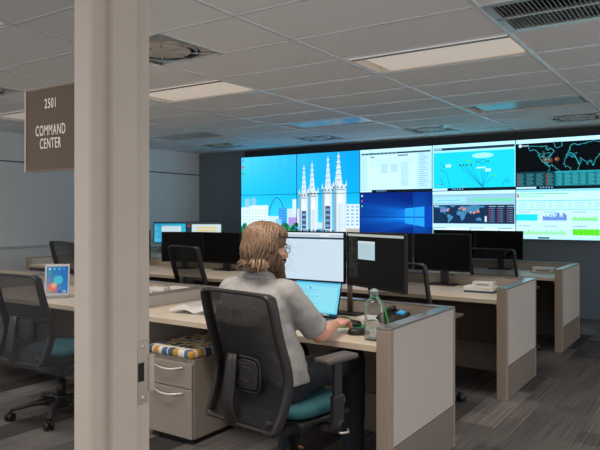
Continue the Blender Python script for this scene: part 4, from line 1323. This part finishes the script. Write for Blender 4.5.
# ------------------------------------------------------------------ the seated man
from mathutils.bvhtree import BVHTree
PO = Vector((-1.83, 2.43, 0))
def capsule(mb, pts, rad, n=16, mtx=None, squash=None):
    mb.tube(pts, rad, n, squash=squash, mtx=mtx)
    for p_, r_ in ((pts[0], rad[0]), (pts[-1], rad[-1])):
        mb.ball(p_, r_, mtx, 2)
    for p_, r_ in list(zip(pts, rad))[1:-1]:
        if not squash: mb.ball(p_, r_ * .995, mtx, 2)
def remeshed(mb, name, mat, parent, voxel, smooth=4, disp=None, ratio=None):
    o = mb.build(name, mat)
    md = o.modifiers.new('r', 'REMESH'); md.mode = 'VOXEL'; md.voxel_size = voxel; md.use_smooth_shade = True
    sm_ = o.modifiers.new('s', 'SMOOTH'); sm_.iterations = smooth; sm_.factor = .5
    if disp:
        tx = bpy.data.textures.new(name + '_folds', 'CLOUDS'); tx.noise_scale = disp[1]; tx.noise_depth = 1
        dm = o.modifiers.new('d', 'DISPLACE'); dm.texture = tx; dm.strength = disp[0]; dm.mid_level = .5; dm.texture_coords = 'LOCAL'
        s2 = o.modifiers.new('s2', 'SMOOTH'); s2.iterations = 2
    if ratio:
        dc = o.modifiers.new('dec', 'DECIMATE'); dc.ratio = ratio
    bpy.context.view_layer.update()
    me = bpy.data.meshes.new_from_object(o.evaluated_get(bpy.context.evaluated_depsgraph_get()))
    me.name = name
    o.modifiers.clear(); old = o.data; o.data = me; bpy.data.meshes.remove(old)
    for p_ in me.polygons: p_.use_smooth = True
    me.materials.clear(); me.materials.append(mat)
    if parent: o.parent = parent
    return o
HC = Vector((.030, -.035, 1.200))
HM = Matrix.Translation(HC) @ Matrix.Rotation(R(-28), 4, 'Z') @ Matrix.Rotation(R(-9), 4, 'X')
SHR, SHL = Vector((.160, -.050, .985)), Vector((-.155, -.06, .985))
ELR, WRR = Vector((.238, .11, .785)), Vector((.160, .385, .785))
ELL, WRL = Vector((-.225, .06, .765)), Vector((-.17, .36, .766))

bd = MB()
bd.rings([(.50, .06, -.04, .165, .12), (.56, .06, -.055, .165, .115), (.70, .03, -.08, .165, .11), (.82, 0, -.10, .17, .105), (.92, 0, -.085, .18, .10), (.99, 0, -.07, .165, .085), (1.035, 0, -.06, .115, .065), (1.06, 0, -.055, .07, .055)], 28, 2.2)
capsule(bd, [(0, -.06, 1.02), (.005, -.045, 1.10), (.010, -.035, 1.16)], [.062, .056, .056])
# head
bd.ball((0, -.012, .030), (.076, .096, .086), HM)
bd.ball((0, .022, -.022), (.066, .068, .085), HM)
bd.ball((0, .046, -.072), (.048, .044, .038), HM)
bd.ball((0, .078, -.095), (.022, .018, .016), HM)
bd.ball((0, .084, .028), (.052, .012, .010), HM)                      # brow
capsule(bd, [(0, .086, .020), (0, .104, -.012), (0, .110, -.026)], [.009, .011, .0135], 12, HM)
for s_ in (-1, 1):
    bd.ball((s_ * .010, .100, -.029), (.009, .010, .008), HM)
    bd.ball((s_ * .038, .070, -.020), (.022, .020, .018), HM)          # cheek
    bd.ball((s_ * .078, -.012, -.012), (.009, .020, .032), HM)         # ear
bd.ball((0, .094, -.054), (.022, .009, .006), HM); bd.ball((0, .092, -.066), (.020, .009, .007), HM)
# arms
for sh, el, wr, s_ in ((SHR, ELR, WRR, 1), (SHL, ELL, WRL, -1)):
    mid = sh.lerp(el, .5) + Vector((s_ * .012, -.01, 0))
    capsule(bd, [tuple(sh), tuple(mid), tuple(el)], [.058, .050, .042])
    m1 = el.lerp(wr, .3); m2 = el.lerp(wr, .7)
    capsule(bd, [tuple(el), tuple(m1), tuple(m2), tuple(wr)], [.041, .044, .034, .026])
    d = (wr - el); d.z = 0; ang = math.atan2(d.x, d.y) * .25
    hm = Matrix.Translation(wr) @ Matrix.Rotation(-ang, 4, 'Z')
    bd.ball((0, .048, .002), (.041, .056, .020), hm)
    bd.ball((0, .082, .004), (.041, .020, .016), hm)
    for q, (fx, ln) in enumerate(((-.030, .072), (-.0095, .080), (.0115, .075), (.031, .058))):
        if s_ < 0: fx = -fx
        a0 = (fx, .080 - abs(fx) * .25, .006); spread = fx * .22
        a1 = (fx + spread * .4, a0[1] + ln * .45, .010)
        a2 = (fx + spread * .7, a0[1] + ln * .76, -.014)
        a3 = (fx + spread * .8, a0[1] + ln * .88, -.034)
        capsule(bd, [a0, a1, a2, a3], [.0098, .0090, .0082, .0074], 12, hm)
    capsule(bd, [(-s_ * .026, .022, -.002), (-s_ * .050, .052, -.008), (-s_ * .056, .084, -.014), (-s_ * .048, .104, -.020)], [.015, .0115, .0102, .0085], 12, hm)
# legs
HIPS = {1: ((.165, -.01, .590), (.225, .46, .602), (.215, .48, .10)), -1: ((-.035, -.01, .590), (-.085, .40, .600), (-.12, .36, .10))}
for s_, (hp, kn, an) in HIPS.items():
    capsule(bd, [hp, tuple((Vector(hp) + Vector(kn)) / 2), kn], [.080, .068, .052])
    capsule(bd, [kn, tuple(Vector(kn).lerp(Vector(an), .35)), an], [.05, .048, .034])
    capsule(bd, [(an[0], an[1] - .03, .05), (an[0] + s_ * .015, an[1] + .14, .035)], [.034, .028])
body = remeshed(bd, 'person', M['skin'], None, .0036, 5, None, .5)
body.location = PO
tag(body, 'seated man with shoulder-brushing brown hair, beard, glasses and grey polo shirt, working at the desk', 'person')

# shirt
s = MB()
s.rings([(.585, .062, -.045, .196, .148), (.66, .045, -.055, .206, .146), (.76, .022, -.07, .200, .138), (.86, 0, -.10, .197, .128), (.93, 0, -.09, .200, .120), (.985, 0, -.075, .188, .104), (1.02, 0, -.066, .155, .086), (1.048, 0, -.058, .105, .074), (1.065, 0, -.054, .078, .066)], 36, 2.25)
for sh, el, s_ in ((SHR, ELR, 1), (SHL, ELL, -1)):
    m1 = sh.lerp(el, .42) + Vector((s_ * .014, -.010, 0)); m2 = sh.lerp(el, .86) + Vector((s_ * .006, -.004, 0))
    s.tube([tuple(sh + Vector((-s_ * .02, 0, .012))), tuple(sh), tuple(m1), tuple(m2)], [.066, .071, .067, .064], 20)
    s.ball(tuple(sh), .071, None, 3)
    s.ball(tuple(sh + Vector((-s_ * .03, 0, .012))), .062, None, 3)
# collar
N = 28
col_pts = [(.004 + .068 * math.cos(2 * PI * k / N), -.044 + .062 * math.sin(2 * PI * k / N), 1.072 - .018 * math.sin(2 * PI * k / N)) for k in range(N)]
s.tube(col_pts, .014, 8, closed=True, squash=(1.3, .7))
shirt = remeshed(s, 'shirt', M['shirt'], body, .006, 3, (.013, .075), None)
sb = MB()
sb.tube([(.004 + .083 * math.cos(a), -.052 + .072 * math.sin(a), 1.055 - .014 * math.sin(a)) for a in [2 * PI * k / 28 for k in range(28)]], .008, 8, closed=True, squash=(1.4, .7))
sb.build('collar', M['shirt'], shirt)

# trousers
j = MB()
j.rings([(.502, .062, -.03, .172, .150), (.54, .062, -.04, .180, .150), (.60, .06, -.055, .182, .142), (.635, .055, -.06, .180, .132)], 28, 2.6)
for s_, (hp, kn, an) in HIPS.items():
    capsule(j, [hp, tuple((Vector(hp) + Vector(kn)) / 2), kn], [.090, .080, .066])
    lo = (an[0], an[1], .09)
    capsule(j, [kn, tuple(Vector(kn).lerp(Vector(lo), .4)), lo], [.065, .064, .056])
remeshed(j, 'jeans', M['jeans'], body, .009, 3, (.010, .06), None)
for s_, (hp, kn, an) in HIPS.items():
    k = MB()
    rot = Matrix.Translation((an[0], an[1], 0)) @ Matrix.Rotation(-s_ * R(6), 4, 'Z')
    k.rings([(.0, 0, .05, .045, .135), (.02, 0, .05, .048, .138), (.045, 0, .045, .045, .128), (.07, 0, .0, .040, .075), (.10, 0, -.02, .040, .052)], 24, 2.4, True, rot)
    k.build('shoe', M['shoe'], body)

# hair: a shaped mass combed through with wavy locks
def head_mass(parts, vox, smooth):
    h = MB()
    for c_, r_ in parts: h.ball(c_, r_)
    o = remeshed(h, 'mass', M['hair'], None, vox, smooth)
    me = o.data
    bm = bmesh.new(); bm.from_mesh(me)
    bpy.data.objects.remove(o)
    return bm
hp_ = [((0, -.014, .046), (.090, .106, .080)), ((0, .026, .066), (.072, .062, .046)), ((0, -.056, -.010), (.088, .060, .095)), ((0, -.060, -.078), (.080, .042, .052)),
       ((.074, -.026, .000), (.026, .058, .080)), ((-.074, -.026, .000), (.026, .058, .080)), ((.064, -.040, -.070), (.030, .045, .046)), ((-.064, -.040, -.070), (.030, .045, .046))]
hb = head_mass(hp_, .005, 3)
bvh = BVHTree.FromBMesh(hb)
hr = MB()
def surf(dv, c0=Vector((0, -.02, .01))):
    dv = dv.normalized()
    hit = bvh.ray_cast(c0 + dv * .5, -dv)
    return hit[0] if hit[0] is not None else c0 + dv * .08
random.seed(11)
hr.merge(hb, HM, True)
for k in range(230):
    az = random.uniform(-PI, PI)                  # 0 = forward (+Y)
    front = math.cos(az)
    end = 2.15 if front < .05 else (1.9 if front < .35 else 1.25 - .1 * front)
    if front < -.3: end = 2.40
    end *= random.uniform(.90, 1.03)
    st_ = random.uniform(.15, .9 if front < .3 else .5)
    n = 9; ph = random.uniform(0, 6.28); amp = random.uniform(.02, .09)
    pts, rad = [], []
    for q in range(n):
        u = q / (n - 1)
        th = st_ + (end - st_) * u
        a = az + amp * math.sin(ph + u * 7) * (.3 + u) + .25 * u * (0 if front < 0 else -math.copysign(1, az) * -.6)
        dv = Vector((math.sin(th) * math.sin(a), math.sin(th) * math.cos(a), math.cos(th)))
        p_ = surf(dv)
        out = .0015 + .006 * u * u * random.uniform(.2, 1.3) + .004 * math.sin(ph * 2 + u * 9) * u
        pts.append(p_ + dv * out)
        rad.append(.0062 * (1 - .75 * u ** 3) * (.5 + .5 * min(1, u * 5)))
    hr.tube(pts, rad, 6, squash=(.55, 1.25), mtx=HM)
for k in range(60):                              # curls at the nape
    az = PI + random.uniform(-1.5, 1.5)
    base = surf(Vector((math.sin(2.3) * math.sin(az), math.sin(2.3) * math.cos(az), math.cos(2.3))))
    dx = Vector((math.sin(az), math.cos(az), 0))
    ln = random.uniform(.02, .045)
    pts = [base + Vector((0, 0, .02)), base + dx * .006 + Vector((0, 0, -ln * .35)), base + dx * random.uniform(.004, .016) + Vector((random.uniform(-.008, .008), 0, -ln * .75)), base + dx * random.uniform(.010, .026) + Vector((random.uniform(-.012, .012), 0, -ln))]
    hr.tube(pts, [.006, .0065, .005, .0015], 6, squash=(.6, 1.2), mtx=HM)
hr.build('hair', M['hair'], body)
br = MB()
bp = [((0, .060, -.092), (.060, .044, .044)), ((0, .078, -.135), (.048, .038, .048)), ((.004, .086, -.175), (.034, .030, .046)), ((.056, .028, -.060), (.018, .040, .050)), ((-.056, .028, -.060), (.018, .040, .050)), ((0, .102, -.046), (.030, .010, .008))]
bb = head_mass(bp, .005, 3)
bvh = BVHTree.FromBMesh(bb)
br.merge(bb, HM, True)
for k in range(110):
    a = random.uniform(-2.0, 2.0)
    pts, rad = [], []
    st_, end = random.uniform(.6, 1.5), random.uniform(2.3, 3.0)
    for q in range(7):
        u = q / 6; th = st_ + (end - st_) * u
        dv = Vector((math.sin(th) * math.sin(a), math.sin(th) * math.cos(a), math.cos(th)))
        p_ = surf(dv, Vector((0, .050, -.100)))
        pts.append(p_ + dv * (.001 + .006 * u * u * random.uniform(0, 1.6))); rad.append(.0045 * (1 - .8 * u * u))
    br.tube(pts, rad, 5, squash=(.6, 1.2), mtx=HM)
br.build('beard', M['beard'], body)
# spectacles and eyes
gl = MB()
for s_ in (-1, 1):
    gl.tube([(s_ * .034 + .024 * math.cos(a), .104 - .006 * abs(math.cos(a)), .006 + .018 * math.sin(a)) for a in [2 * PI * k / 20 for k in range(20)]], .0016, 6, closed=True, mtx=HM)
    gl.tube([(s_ * .058, .098, .010), (s_ * .072, .086, .012), (s_ * .082, .02, .010), (s_ * .084, -.02, .002)], .0016, 6, mtx=HM)
gl.tube([(-.011, .106, .010), (0, .110, .013), (.011, .106, .010)], .0016, 6, mtx=HM)
gobj = gl.build('spectacles', M['glasses'], body)
for s_ in (-1, 1):
    k = MB()
    k.face([k.bm.verts.new(HM @ Vector((s_ * .034 + .0235 * math.cos(a), .103, .006 + .0175 * math.sin(a)))) for a in [2 * PI * q / 20 for q in range(20)]])
    k.build('lens', M['spec_lens'], gobj)
    k = MB(); k.ball((s_ * .032, .074, .008), .0125, HM, 2); k.build('eye', M['white_plastic'], body)

# ------------------------------------------------------------------ added even ambient fill entering by the open corridor side, exposure, camera
wd = bpy.data.worlds.new('ambient_fill'); scene.world = wd
wd.use_nodes = True
bg = wd.node_tree.nodes['Background']
bg.inputs['Color'].default_value = (0.97, 0.98, 1.0, 1)
bg.inputs['Strength'].default_value = 1.12

cam = bpy.data.cameras.new('camera')
cam.sensor_width = 36.0
cam.lens = 629 / 600 * 36
cam.shift_y = -11 / 600
cam.clip_start = .05
co = bpy.data.objects.new('camera', cam); COL.objects.link(co)
co.location = (0, 0, 1.36)
co.rotation_euler = (R(90), 0, math.atan2(.557, .8305))
scene.camera = co
vs = scene.view_settings
vs.view_transform = 'Standard'; vs.look = 'None'; vs.exposure = 0.0; vs.gamma = 1.0
vs.use_curve_mapping = False
